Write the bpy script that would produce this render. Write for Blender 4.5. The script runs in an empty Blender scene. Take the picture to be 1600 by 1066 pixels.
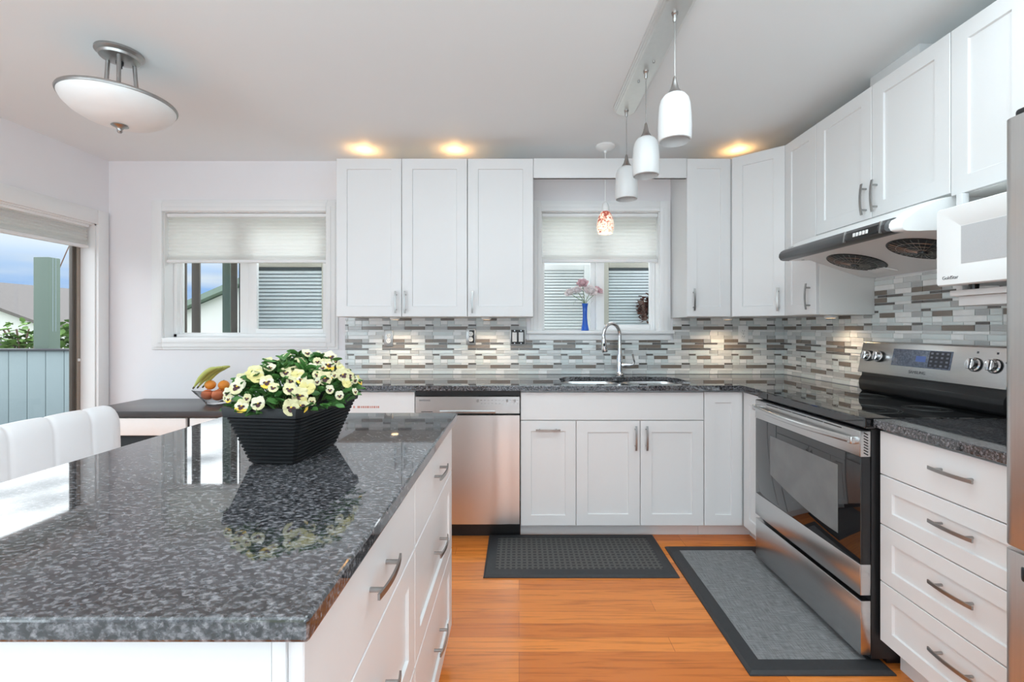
import bpy, bmesh, math, random
from mathutils import Vector, Matrix
PI = math.pi
random.seed(7)
C = bpy.context.scene.collection
SC = bpy.context.scene

# ---------------------------------------------------------------- camera, world, light
cam_d = bpy.data.cameras.new('camera')
cam = bpy.data.objects.new('camera', cam_d); C.objects.link(cam)
cam.location = (0, 0, 1.24); cam.rotation_euler = (PI/2, 0, 0)
cam_d.sensor_width = 36; cam_d.lens = 16.0
cam_d.shift_x = -11/1600; cam_d.shift_y = -20/1600
cam_d.clip_start = .02; cam_d.clip_end = 300
SC.camera = cam
SC.view_settings.view_transform = 'Standard'
SC.view_settings.look = 'None'
SC.view_settings.gamma = 1
SC.view_settings.use_curve_mapping = False
SC.view_settings.exposure = 0.18
try:
    SC.cycles.max_bounces = 12; SC.cycles.diffuse_bounces = 6; SC.cycles.transparent_max_bounces = 16
except Exception: pass

W = bpy.data.worlds.new('sky_world'); SC.world = W; W.use_nodes = True
nt = W.node_tree; N = nt.nodes; L = nt.links
N.clear()
wo = N.new('ShaderNodeOutputWorld'); bg = N.new('ShaderNodeBackground')
tc = N.new('ShaderNodeTexCoord'); sep = N.new('ShaderNodeSeparateXYZ')
L.new(tc.outputs['Generated'], sep.inputs[0])
ramp = N.new('ShaderNodeValToRGB')
e = ramp.color_ramp.elements
e[0].position = 0.0; e[0].color = (.50, .60, .70, 1)
e[1].position = .05; e[1].color = (.23, .43, .80, 1)
for p, c in ((.10, (.42, .60, .88, 1)), (.15, (1.0, 1.05, 1.1, 1)), (.22, (4.3, 4.45, 4.6, 1)), (1.0, (3.7, 3.95, 4.2, 1))):
    q = e.new(p); q.color = c
L.new(sep.outputs['Z'], ramp.inputs[0])
mp = N.new('ShaderNodeMapping'); mp.inputs['Scale'].default_value = (2.2, 2.2, 16)
L.new(tc.outputs['Generated'], mp.inputs[0])
no = N.new('ShaderNodeTexNoise'); no.inputs['Scale'].default_value = 1.6; no.inputs['Detail'].default_value = 6
L.new(mp.outputs[0], no.inputs['Vector'])
cr = N.new('ShaderNodeValToRGB'); cr.color_ramp.elements[0].position = .43; cr.color_ramp.elements[1].position = .68
L.new(no.outputs[0], cr.inputs[0])
mx = N.new('ShaderNodeMix'); mx.data_type = 'RGBA'; mx.inputs[7].default_value = (.66, .74, .84, 1)
L.new(cr.outputs[0], mx.inputs[0]); L.new(ramp.outputs[0], mx.inputs[6])
L.new(mx.outputs[2], bg.inputs['Color']); bg.inputs['Strength'].default_value = 1.0
L.new(bg.outputs[0], wo.inputs[0])

def lamp(name, kind, loc, rot, power, color=(1, 1, 1), size=None, parent=None, **kw):
    d = bpy.data.lights.new(name, kind); d.energy = power; d.color = color
    if kind == 'AREA':
        d.shape = 'RECTANGLE'; d.size, d.size_y = size
    for k, v in kw.items(): setattr(d, k, v)
    o = bpy.data.objects.new(name, d); C.objects.link(o)
    o.location = loc; o.rotation_euler = rot
    if parent:
        o.parent = parent; o.location = Vector(loc) - parent.location
    return o
# area lamps added out of view to fill the room with light
lamp('rear_fill', 'AREA', (-.5, -3.35, 1.35), (PI/2, 0, 0), 5, (.83, .985, 1.04), (4.2, 1.9))  # added soft fill at the rear wall opening, shining forward
lamp('bounce_fill', 'AREA', (-.5, -1.9, .86), (PI, 0, 0), 132, (.81, .985, 1.05), (4.2, 2.4))  # added lamp behind the camera, aimed up to brighten the ceiling
lamp('side_fill', 'AREA', (-2.9, -1.0, 1.25), (0, -PI/2, 0), 24, (.83, .985, 1.04), (1.5, 2.4))  # added fill along the left wall, for the right-hand run; no window here
lamp('overhead_fill', 'AREA', (.35, .95, 2.43), (0, 0, 0), 22, (.83, .985, 1.04), (2.2, 1.1))  # added overhead fill for floor and aisle, not a fixture

# ---------------------------------------------------------------- materials
def pmat(name, color, rough=.5, metal=0.0, noise=0.0, nscale=40, bump=0.0, stretch=(1, 1, 1), **kw):
    m = bpy.data.materials.new(name); m.use_nodes = True
    nt = m.node_tree; b = nt.nodes['Principled BSDF']
    b.inputs['Base Color'].default_value = (*color, 1)
    b.inputs['Roughness'].default_value = rough
    b.inputs['Metallic'].default_value = metal
    for k, v in kw.items():
        b.inputs[k.replace('_', ' ')].default_value = v
    if noise or bump:
        t = nt.nodes.new('ShaderNodeTexCoord'); mpn = nt.nodes.new('ShaderNodeMapping')
        mpn.inputs['Scale'].default_value = stretch
        n = nt.nodes.new('ShaderNodeTexNoise'); n.inputs['Scale'].default_value = nscale; n.inputs['Detail'].default_value = 4
        nt.links.new(t.outputs['Object'], mpn.inputs[0]); nt.links.new(mpn.outputs[0], n.inputs['Vector'])
        if noise:
            mixn = nt.nodes.new('ShaderNodeMix'); mixn.data_type = 'RGBA'
            mixn.inputs[6].default_value = (*[max(0, c*(1-noise)) for c in color], 1)
            mixn.inputs[7].default_value = (*[min(1, c*(1+noise)) for c in color], 1)
            nt.links.new(n.outputs[0], mixn.inputs[0]); nt.links.new(mixn.outputs[2], b.inputs['Base Color'])
        if bump:
            bp = nt.nodes.new('ShaderNodeBump'); bp.inputs['Strength'].default_value = bump; bp.inputs['Distance'].default_value = .002
            nt.links.new(n.outputs[0], bp.inputs['Height']); nt.links.new(bp.outputs[0], b.inputs['Normal'])
    return m

M = {}
M['wall'] = pmat('wall_paint', (.83, .815, .835), .6, noise=.015, nscale=6, bump=.03)
M['ceiling'] = pmat('ceiling_paint', (.80, .83, .84), .45, noise=.01, nscale=5)
M['trim'] = pmat('white_trim', (.86, .86, .86), .35, noise=.01, nscale=8)
M['cab'] = pmat('white_cabinet', (.765, .762, .762), .33, noise=.012, nscale=7)
M['cabside'] = pmat('white_cabinet_side', (.83, .825, .80), .4, noise=.012, nscale=7)
M['gap'] = pmat('dark_gap', (.05, .05, .05), .8, noise=.1)
M['steel'] = pmat('brushed_nickel', (.40, .39, .38), .32, 1, noise=.08, nscale=60)
M['chrome'] = pmat('chrome', (.75, .75, .76), .09, 1, noise=.02, nscale=20)
M['stainless'] = pmat('stainless', (.62, .615, .61), .27, 1, noise=.10, nscale=5, stretch=(1, 1, 60))
M['stainless_v'] = pmat('stainless_vertical', (.63, .615, .605), .34, 1, noise=.06, nscale=6, stretch=(40, 40, .6), bump=.05)
M['dwsteel'] = pmat('dishwasher_steel', (.70, .695, .69), .30, 1, noise=.05, nscale=2.2, stretch=(3, 1, .5), bump=.6)
M['black'] = pmat('black_plastic', (.012, .012, .013), .35, noise=.2)
M['blackglass'] = pmat('black_glass', (.008, .008, .009), .03, noise=.1, IOR=1.85)
M['ovenglass'] = pmat('oven_window', (.16, .165, .165), .12, noise=.25, nscale=9, IOR=1.6)
M['whiteplastic'] = pmat('white_plastic', (.86, .86, .855), .3, noise=.01)
M['meshglass'] = pmat('microwave_window', (.55, .55, .56), .4, noise=.08, nscale=400)
M['text'] = pmat('grey_print', (.08, .08, .09), .5, noise=.05)
M['redtext'] = pmat('red_print', (.55, .25, .2), .5, noise=.05)
M['leather'] = pmat('white_leather', (.83, .81, .82), .42, noise=.02, nscale=12, bump=.06)
M['seam'] = pmat('seam', (.66, .64, .65), .6, noise=.05)
M['wenge'] = pmat('dark_wood_top', (.055, .05, .052), .28, noise=.3, nscale=6, stretch=(1, 12, 12))
M['deskwhite'] = pmat('desk_white', (.84, .82, .80), .4, noise=.02)
M['brownpanel'] = pmat('brown_panel', (.26, .15, .12), .5, noise=.1, nscale=8)
M['pot'] = pmat('black_planter', (.008, .0085, .0095), .42, noise=.4, nscale=18, bump=.1, Specular_IOR_Level=.32)
M['soil'] = pmat('soil', (.03, .02, .013), .95, noise=.6, nscale=120, bump=.8)
M['leaf'] = pmat('pansy_leaf', (.060, .17, .035), .5, noise=.6, nscale=24)
M['stem'] = pmat('stem', (.12, .22, .06), .6, noise=.2)
M['cream'] = pmat('petal_cream', (.60, .54, .30), .55, noise=.10, nscale=30)
M['ivory'] = pmat('petal_ivory', (.66, .61, .44), .55, noise=.10, nscale=30)
M['yellow'] = pmat('petal_yellow', (.82, .52, .05), .55, noise=.15, nscale=30)
M['paleyellow'] = pmat('petal_pale_yellow', (.60, .51, .19), .55, noise=.12, nscale=30)
M['maroon'] = pmat('petal_maroon', (.045, .006, .012), .6, noise=.2)
M['banana'] = pmat('banana_peel', (.48, .52, .14), .5, noise=.25, nscale=14)
M['bananatip'] = pmat('banana_tip', (.10, .08, .03), .7, noise=.2)
M['orange'] = pmat('orange_peel', (.80, .27, .03), .45, noise=.12, nscale=60, bump=.3)
M['peach'] = pmat('peach_skin', (.72, .20, .08), .6, noise=.3, nscale=12)
M['glass'] = pmat('clear_glass', (1, 1, 1), .02, noise=0, Transmission_Weight=1.0, IOR=1.45)
M['blueglass'] = pmat('blue_glass', (.03, .16, .72), .08, noise=.15, nscale=10, Transmission_Weight=.35, IOR=1.45)
M['opal'] = pmat('opal_glass', (.76, .76, .76), .28, noise=.015, nscale=10, Transmission_Weight=.15)
M['alabaster'] = pmat('alabaster_glass', (.82, .82, .81), .32, noise=.08, nscale=4, stretch=(1, 3, 6))
M['rosepink'] = pmat('petal_pink', (.74, .52, .56), .6, noise=.1)
M['rosewhite'] = pmat('petal_white', (.84, .78, .78), .6, noise=.06)
M['matblack'] = pmat('rubber_border', (.030, .031, .034), .55, noise=.2, nscale=60)
M['slat'] = pmat('pale_slat', (.74, .79, .82), .5, noise=.04)
M['slatwhite'] = pmat('white_slat', (.90, .92, .92), .5, noise=.03)
M['slatdark'] = pmat('dark_backing', (.09, .11, .12), .7, noise=.2)
M['beige'] = pmat('beige_frame', (.52, .49, .43), .55, noise=.06)
M['bronze'] = pmat('bronze_frame', (.085, .068, .055), .4, noise=.15, nscale=12)
M['tan'] = pmat('tan_frame', (.36, .30, .25), .45, noise=.06)
M['greenpaint'] = pmat('sage_paint', (.105, .145, .12), .65, noise=.12, nscale=22, bump=.3, stretch=(6, 6, 1))
M['aqua'] = pmat('pale_aqua_panel', (.24, .295, .31), .65, noise=.08, nscale=90, bump=.3)
M['groove'] = pmat('panel_groove', (.22, .27, .30), .8, noise=.1)
M['darkcap'] = pmat('rail_cap', (.05, .05, .06), .5, noise=.2)
M['deck'] = pmat('deck_boards', (.15, .157, .157), .7, noise=.1, nscale=12)
M['ground'] = pmat('ground_outside', (.22, .25, .16), .95, noise=.4, nscale=2)
M['stucco'] = pmat('white_stucco', (.62, .62, .61), .8, noise=.03)
M['shingle'] = pmat('grey_shingle', (.12, .105, .10), .85, noise=.3, nscale=12)
M['greenroof'] = pmat('green_roof', (.18, .235, .20), .8, noise=.12, nscale=8)
M['bush'] = pmat('bush_leaf', (.12, .22, .05), .6, noise=.5, nscale=8)
M['redleaf'] = pmat('red_brown_leaf', (.14, .05, .035), .6, noise=.7, nscale=30)
M['olive'] = pmat('olive_leaf', (.10, .12, .04), .6, noise=.4, nscale=30)
M['rod'] = pmat('rust_pole', (.17, .10, .08), .6, noise=.2)
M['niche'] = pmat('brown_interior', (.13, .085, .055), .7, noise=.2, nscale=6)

def glow(name, color, strength):
    m = bpy.data.materials.new(name); m.use_nodes = True
    b = m.node_tree.nodes['Principled BSDF']
    b.inputs['Base Color'].default_value = (*color, 1)
    b.inputs['Emission Color'].default_value = (*color, 1); b.inputs['Emission Strength'].default_value = strength
    return m
M['puck'] = glow('warm_lens', (1, .72, .42), 6.0)
M['lcd'] = pmat('display_panel', (.13, .15, .20), .12, noise=.95, nscale=110)  # high-contrast noise paints irregular reflections into the display colour

def window_glass():
    m = bpy.data.materials.new('window_pane'); m.use_nodes = True
    nt = m.node_tree; nt.nodes.clear()
    o = nt.nodes.new('ShaderNodeOutputMaterial'); t = nt.nodes.new('ShaderNodeBsdfTransparent'); g = nt.nodes.new('ShaderNodeBsdfGlossy')
    g.inputs['Roughness'].default_value = .01
    f = nt.nodes.new('ShaderNodeFresnel'); f.inputs[0].default_value = 1.3
    mixs = nt.nodes.new('ShaderNodeMixShader'); t.inputs[0].default_value = (.97, .985, .98, 1)
    gg = nt.nodes.new('ShaderNodeNewGeometry'); sb = nt.nodes.new('ShaderNodeMath'); sb.operation = 'SUBTRACT'; sb.inputs[0].default_value = 1; nt.links.new(gg.outputs['Backfacing'], sb.inputs[1])
    ml = nt.nodes.new('ShaderNodeMath'); ml.operation = 'MULTIPLY'; nt.links.new(f.outputs[0], ml.inputs[0]); nt.links.new(sb.outputs[0], ml.inputs[1])
    nt.links.new(ml.outputs[0], mixs.inputs[0]); nt.links.new(t.outputs[0], mixs.inputs[1]); nt.links.new(g.outputs[0], mixs.inputs[2])
    nt.links.new(mixs.outputs[0], o.inputs[0]); return m
M['pane'] = window_glass()

def shade_fabric():
    m = bpy.data.materials.new('cellular_fabric'); m.use_nodes = True
    nt = m.node_tree; nt.nodes.clear()
    o = nt.nodes.new('ShaderNodeOutputMaterial'); d = nt.nodes.new('ShaderNodeBsdfDiffuse'); t = nt.nodes.new('ShaderNodeBsdfTranslucent')
    n = nt.nodes.new('ShaderNodeTexNoise'); n.inputs['Scale'].default_value = 30
    r = nt.nodes.new('ShaderNodeValToRGB'); r.color_ramp.elements[0].color = (.90, .895, .87, 1); r.color_ramp.elements[1].color = (.95, .945, .93, 1)
    nt.links.new(n.outputs[0], r.inputs[0])
    for k in (d, t): nt.links.new(r.outputs[0], k.inputs[0])
    mixs = nt.nodes.new('ShaderNodeMixShader'); mixs.inputs[0].default_value = .62
    nt.links.new(d.outputs[0], mixs.inputs[1]); nt.links.new(t.outputs[0], mixs.inputs[2]); nt.links.new(mixs.outputs[0], o.inputs[0])
    return m
M['shade'] = shade_fabric()

def granite():
    m = bpy.data.materials.new('polished_granite'); m.use_nodes = True
    nt = m.node_tree; b = nt.nodes['Principled BSDF']; nn = nt.nodes.new; lk = nt.links.new
    t = nn('ShaderNodeTexCoord'); mpn = nn('ShaderNodeMapping'); mpn.inputs['Scale'].default_value = (1.0, 1.5, 1.2)
    mpn.inputs['Rotation'].default_value = (0, 0, .35); mpn.inputs['Location'].default_value = (3.7, 9.1, 2.3)
    geo = nn('ShaderNodeNewGeometry'); lk(geo.outputs['Position'], mpn.inputs[0])
    n1 = nn('ShaderNodeTexNoise'); n1.inputs['Scale'].default_value = 100; n1.inputs['Detail'].default_value = 3; n1.inputs['Roughness'].default_value = .6
    n1.inputs['Distortion'].default_value = .25
    lk(mpn.outputs[0], n1.inputs['Vector'])
    r1 = nn('ShaderNodeValToRGB'); el = r1.color_ramp.elements
    el[0].position = .38; el[0].color = (.013, .013, .015, 1); el[1].position = .76; el[1].color = (.25, .25, .26, 1)
    q = el.new(.50); q.color = (.070, .070, .076, 1); q = el.new(.60); q.color = (.155, .155, .165, 1)
    lk(n1.outputs[0], r1.inputs[0])
    v = nn('ShaderNodeTexVoronoi'); v.inputs['Scale'].default_value = 190; lk(mpn.outputs[0], v.inputs['Vector'])
    sepc = nn('ShaderNodeSeparateColor'); lk(v.outputs['Color'], sepc.inputs[0])
    r2 = nn('ShaderNodeValToRGB'); r2.color_ramp.elements[0].position = .0; r2.color_ramp.elements[0].color = (.35, .35, .36, 1)
    r2.color_ramp.elements[1].position = 1; r2.color_ramp.elements[1].color = (1.3, 1.25, 1.25, 1)
    lk(sepc.outputs[0], r2.inputs[0])
    mu = nn('ShaderNodeMix'); mu.data_type = 'RGBA'; mu.blend_type = 'MULTIPLY'; mu.inputs[0].default_value = .8
    lk(r1.outputs[0], mu.inputs[6]); lk(r2.outputs[0], mu.inputs[7]); lk(mu.outputs[2], b.inputs['Base Color'])
    b.inputs['Roughness'].default_value = .035; b.inputs['IOR'].default_value = 1.9
    return m
M['granite'] = granite()

def oak():
    m = bpy.data.materials.new('oak_planks'); m.use_nodes = True
    nt = m.node_tree; b = nt.nodes['Principled BSDF']; nn = nt.nodes.new; lk = nt.links.new
    geo = nn('ShaderNodeNewGeometry')
    br = nn('ShaderNodeTexBrick'); br.offset = .37; br.offset_frequency = 3; br.squash = 1.0
    br.inputs['Scale'].default_value = 1; br.inputs['Brick Width'].default_value = .95; br.inputs['Row Height'].default_value = .083
    br.inputs['Mortar Size'].default_value = .0009; br.inputs['Mortar Smooth'].default_value = .2; br.inputs['Bias'].default_value = 0
    br.inputs['Color1'].default_value = (.60, .172, .032, 1); br.inputs['Color2'].default_value = (.82, .275, .056, 1)
    br.inputs['Mortar'].default_value = (.36, .10, .022, 1)
    lk(geo.outputs['Position'], br.inputs['Vector'])
    mpn = nn('ShaderNodeMapping'); mpn.inputs['Scale'].default_value = (1.6, 30, 30); lk(geo.outputs['Position'], mpn.inputs[0])
    n = nn('ShaderNodeTexNoise'); n.inputs['Scale'].default_value = 1.9; n.inputs['Detail'].default_value = 5; n.inputs['Roughness'].default_value = .62; n.inputs['Distortion'].default_value = .8
    lk(mpn.outputs[0], n.inputs['Vector'])
    r = nn('ShaderNodeValToRGB'); r.color_ramp.elements[0].position = .32; r.color_ramp.elements[0].color = (.50, .42, .38, 1)
    r.color_ramp.elements[1].position = .52; r.color_ramp.elements[1].color = (1.05, 1.03, 1.02, 1)
    lk(n.outputs[0], r.inputs[0])
    mu = nn('ShaderNodeMix'); mu.data_type = 'RGBA'; mu.blend_type = 'MULTIPLY'; mu.inputs[0].default_value = .6
    lk(br.outputs['Color'], mu.inputs[6]); lk(r.outputs[0], mu.inputs[7]); lk(mu.outputs[2], b.inputs['Base Color'])
    b.inputs['Roughness'].default_value = .22; b.inputs['IOR'].default_value = 1.45
    return m
M['oak'] = oak()

def weave(name, scale, a, c, kind):
    m = bpy.data.materials.new(name); m.use_nodes = True
    nt = m.node_tree; b = nt.nodes['Principled BSDF']; nn = nt.nodes.new; lk = nt.links.new
    geo = nn('ShaderNodeNewGeometry')
    if kind == 'linen':
        mix = nn('ShaderNodeMix'); mix.data_type = 'RGBA'; mix.blend_type = 'ADD'; mix.inputs[0].default_value = 1
        for i, s in enumerate(((18, 320, 1), (320, 18, 1))):
            mp_ = nn('ShaderNodeMapping'); mp_.inputs['Scale'].default_value = s; lk(geo.outputs['Position'], mp_.inputs[0])
            n = nn('ShaderNodeTexNoise'); n.inputs['Scale'].default_value = 1; n.inputs['Detail'].default_value = 2; lk(mp_.outputs[0], n.inputs['Vector'])
            r = nn('ShaderNodeValToRGB'); r.color_ramp.elements[0].position = .35; r.color_ramp.elements[0].color = (*a, 1)
            r.color_ramp.elements[1].position = .7; r.color_ramp.elements[1].color = (*c, 1); lk(n.outputs[0], r.inputs[0])
            lk(r.outputs[0], mix.inputs[6+i])
        lk(mix.outputs[2], b.inputs['Base Color'])
    else:
        # interlocked ring lattice
        mp_ = nn('ShaderNodeMapping'); mp_.inputs['Scale'].default_value = (scale, scale, 0); mp_.inputs['Rotation'].default_value = (0, 0, PI/4)
        lk(geo.outputs['Position'], mp_.inputs[0])
        v = nn('ShaderNodeTexVoronoi'); v.inputs['Scale'].default_value = 1; v.inputs['Randomness'].default_value = 0
        v.voronoi_dimensions = '2D'; lk(mp_.outputs[0], v.inputs['Vector'])
        r = nn('ShaderNodeValToRGB'); el = r.color_ramp.elements
        el[0].position = .20; el[0].color = (*a, 1); el[1].position = .27; el[1].color = (*c, 1)
        q = el.new(.47); q.color = (*c, 1); q = el.new(.54); q.color = (*a, 1)
        lk(v.outputs['Distance'], r.inputs[0])
        n = nn('ShaderNodeTexNoise'); n.inputs['Scale'].default_value = 300; lk(geo.outputs['Position'], n.inputs['Vector'])
        mu = nn('ShaderNodeMix'); mu.data_type = 'RGBA'; mu.blend_type = 'MULTIPLY'; mu.inputs[0].default_value = .5
        lk(r.outputs[0], mu.inputs[6]); lk(n.outputs[0], mu.inputs[7]); lk(mu.outputs[2], b.inputs['Base Color'])
    b.inputs['Roughness'].default_value = .7
    return m
M['linen'] = weave('linen_weave', 1, (.050, .051, .053), (.155, .157, .16), 'linen')
M['rings'] = weave('ring_weave', 25, (.045, .044, .045), (.13, .125, .12), 'rings')

def mosaic_glass():
    m = bpy.data.materials.new('mosaic_glass'); m.use_nodes = True
    nt = m.node_tree; b = nt.nodes['Principled BSDF']; nn = nt.nodes.new; lk = nt.links.new
    t = nn('ShaderNodeTexCoord')
    n = nn('ShaderNodeTexNoise'); n.inputs['Scale'].default_value = 55; n.inputs['Detail'].default_value = 2; lk(t.outputs['Object'], n.inputs['Vector'])
    sp = nn('ShaderNodeSeparateXYZ'); lk(t.outputs['Object'], sp.inputs[0])
    ad = nn('ShaderNodeMath'); ad.operation = 'MULTIPLY_ADD'; ad.inputs[1].default_value = -1.9; lk(sp.outputs['Z'], ad.inputs[0]); lk(n.outputs[0], ad.inputs[2])
    r = nn('ShaderNodeValToRGB'); r.color_ramp.interpolation = 'CONSTANT'; el = r.color_ramp.elements
    el[0].position = 0; el[0].color = (.42, .10, .07, 1); el[1].position = .50; el[1].color = (.95, .86, .72, 1)
    q = el.new(.41); q.color = (.78, .42, .30, 1); q = el.new(.60); q.color = (.62, .40, .20, 1); q = el.new(.64); q.color = (.97, .93, .85, 1)
    lk(ad.outputs[0], r.inputs[0]); lk(r.outputs[0], b.inputs['Base Color']); lk(r.outputs[0], b.inputs['Emission Color'])
    b.inputs['Emission Strength'].default_value = .45; b.inputs['Roughness'].default_value = .15
    return m
M['mosaic'] = mosaic_glass()
TILE = [pmat('tile_grout', (.74, .73, .71), .8, noise=.05),
        pmat('tile_pale_grey', (.64, .65, .64), .12, noise=.06, nscale=30),
        pmat('tile_aqua_glass', (.69, .735, .725), .08, noise=.05, nscale=30),
        pmat('tile_white_marble', (.86, .855, .84), .16, noise=.10, nscale=30),
        pmat('tile_mid_grey', (.47, .475, .47), .12, noise=.06, nscale=30),
        pmat('tile_taupe', (.225, .185, .155), .12, noise=.08, nscale=30),
        pmat('tile_dark_taupe', (.14, .128, .12), .14, noise=.08, nscale=30)]

# ---------------------------------------------------------------- mesh helpers
class MB:
    def __init__(s, xf=None):
        s.bm = bmesh.new(); s.xf = xf or Matrix.Identity(4)
    def merge(s, t, mi=0, xf=None):
        X = s.xf @ xf if xf else s.xf
        mp = {v: s.bm.verts.new(X @ v.co) for v in t.verts}
        for f in t.faces:
            try:
                g = s.bm.faces.new([mp[v] for v in f.verts]); g.material_index = mi if mi is not None else f.material_index
            except ValueError: pass
        t.free(); return s
    def box(s, x0, x1, y0, y1, z0, z1, mi=0, bev=0.0, seg=2, xf=None):
        if x1 < x0: x0, x1 = x1, x0
        if y1 < y0: y0, y1 = y1, y0
        if z1 < z0: z0, z1 = z1, z0
        t = bmesh.new(); bmesh.ops.create_cube(t, size=1)
        for v in t.verts:
            v.co = Vector((x0+(v.co.x+.5)*(x1-x0), y0+(v.co.y+.5)*(y1-y0), z0+(v.co.z+.5)*(z1-z0)))
        if bev:
            bev = min(bev, .49*min(x1-x0, y1-y0, z1-z0))
            bmesh.ops.bevel(t, geom=list(t.edges), offset=bev, segments=seg, profile=.5, affect='EDGES')
        return s.merge(t, mi, xf)
    def prism(s, poly, h0, h1, axis='z', mi=0, bev=0.0, seg=2, xf=None):
        def P(a, b, h): return {'z': (a, b, h), 'x': (h, a, b), 'y': (a, h, b)}[axis]
        t = bmesh.new()
        a = [t.verts.new(P(p[0], p[1], h0)) for p in poly]; b = [t.verts.new(P(p[0], p[1], h1)) for p in poly]
        n = len(poly)
        t.faces.new(a[::-1]); t.faces.new(b)
        for i in range(n): t.faces.new((a[i], a[(i+1) % n], b[(i+1) % n], b[i]))
        bmesh.ops.recalc_face_normals(t, faces=t.faces)
        if bev: bmesh.ops.bevel(t, geom=list(t.edges), offset=bev, segments=seg, profile=.5, affect='EDGES')
        return s.merge(t, mi, xf)
    def lathe(s, prof, c=(0, 0, 0), n=28, mi=0, xf=None, cap=True):
        t = bmesh.new(); rings = []
        for r, z in prof:
            if r < 1e-6: rings.append([t.verts.new((c[0], c[1], c[2]+z))])
            else: rings.append([t.verts.new((c[0]+r*math.cos(2*PI*k/n), c[1]+r*math.sin(2*PI*k/n), c[2]+z)) for k in range(n)])
        for a, b in zip(rings, rings[1:]):
            for k in range(n):
                if len(a) == 1 and len(b) == 1: continue
                if len(a) == 1: t.faces.new((a[0], b[k], b[(k+1) % n]))
                elif len(b) == 1: t.faces.new((a[k], a[(k+1) % n], b[0]))
                else: t.faces.new((a[k], a[(k+1) % n], b[(k+1) % n], b[k]))
        if cap:
            for q in (rings[0], rings[-1]):
                if len(q) > 2: t.faces.new(q)
        bmesh.ops.recalc_face_normals(t, faces=t.faces)
        return s.merge(t, mi, xf)
    def tube(s, pts, r, n=10, mi=0, sx=1.0, xf=None, up=(0, 0, 1)):
        pts = [Vector(p) for p in pts]; t = bmesh.new(); rings = []
        rr = r if isinstance(r, (list, tuple)) else [r]*len(pts)
        upv = Vector(up); prev = None
        for i, p in enumerate(pts):
            d = (pts[min(i+1, len(pts)-1)] - pts[max(i-1, 0)]).normalized()
            if prev is None:
                u = upv if abs(upv.dot(d)) < .95 else Vector((1, 0, 0))
                a = d.cross(u).normalized()
            else:
                a = (prev - d*prev.dot(d)).normalized()
            prev = a; b = d.cross(a)
            rings.append([t.verts.new(p + (a*math.cos(2*PI*k/n)*sx + b*math.sin(2*PI*k/n))*rr[i]) for k in range(n)])
        for a, b in zip(rings, rings[1:]):
            for k in range(n): t.faces.new((a[k], a[(k+1) % n], b[(k+1) % n], b[k]))
        t.faces.new(rings[0][::-1]); t.faces.new(rings[-1])
        bmesh.ops.recalc_face_normals(t, faces=t.faces)
        return s.merge(t, mi, xf)
    def ball(s, c, r, n=16, mi=0, sc=(1, 1, 1), xf=None):
        t = bmesh.new(); bmesh.ops.create_uvsphere(t, u_segments=n, v_segments=max(6, n//2+2), radius=1)
        for v in t.verts: v.co = Vector((c[0]+v.co.x*r*sc[0], c[1]+v.co.y*r*sc[1], c[2]+v.co.z*r*sc[2]))
        return s.merge(t, mi, xf)
    def quad(s, pts, mi=0):
        f = s.bm.faces.new([s.bm.verts.new(s.xf @ Vector(p)) for p in pts]); f.material_index = mi; return s
    def grid(s, rows, mi=0, closed=False):
        vs = [[s.bm.verts.new(s.xf @ Vector(p)) for p in r] for r in rows]
        for a, b in zip(vs, vs[1:]):
            m = len(a)
            for k in range(m if closed else m-1):
                f = s.bm.faces.new((a[k], a[(k+1) % m], b[(k+1) % m], b[k])); f.material_index = mi
        return s
    def build(s, name, mats, parent=None, ang=24, smooth=True):
        bm = s.bm
        if bm.verts:
            xs = [v.co for v in bm.verts]
            c = Vector([(min(v[i] for v in xs)+max(v[i] for v in xs))/2 for i in range(3)])
        else: c = Vector()
        for v in bm.verts: v.co -= c
        me = bpy.data.meshes.new(name); bm.to_mesh(me); bm.free()
        if not isinstance(mats, (list, tuple)): mats = [mats]
        for m in mats: me.materials.append(m)
        if smooth:
            me.polygons.foreach_set('use_smooth', [True]*len(me.polygons))
            try: me.set_sharp_from_angle(angle=math.radians(ang))
            except Exception: pass
        o = bpy.data.objects.new(name, me); C.objects.link(o)
        if parent is not None:
            o.parent = parent; o.location = c - wloc(parent)
        else: o.location = c
        return o

def wloc(o):
    v = Vector(o.location)
    while o.parent: o = o.parent; v += o.location
    return v
def thing(name, label, cat, loc=(0, 0, 0), group=None):
    o = bpy.data.objects.new(name, None); o.empty_display_size = .05; C.objects.link(o)
    o.location = loc; o['label'] = label; o['category'] = cat
    if group: o['group'] = group
    return o
def tag(o, label, cat, group=None, kind=None):
    o['label'] = label; o['category'] = cat
    if group: o['group'] = group
    if kind: o['kind'] = kind
    return o
def struct(o):
    o['kind'] = 'structure'; return o
def sroot(name, loc):
    o = bpy.data.objects.new(name, None); o.empty_display_size = .05; C.objects.link(o); o.location = loc; o['kind'] = 'structure'; return o
def frame(o, u, v):
    """matrix whose local x,y,z are u (width), v (up), n (out of the face) at origin o"""
    u = Vector(u).normalized(); v = Vector(v).normalized(); n = u.cross(v)
    return Matrix(((u.x, v.x, n.x, o[0]), (u.y, v.y, n.y, o[1]), (u.z, v.z, n.z, o[2]), (0, 0, 0, 1)))
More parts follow.
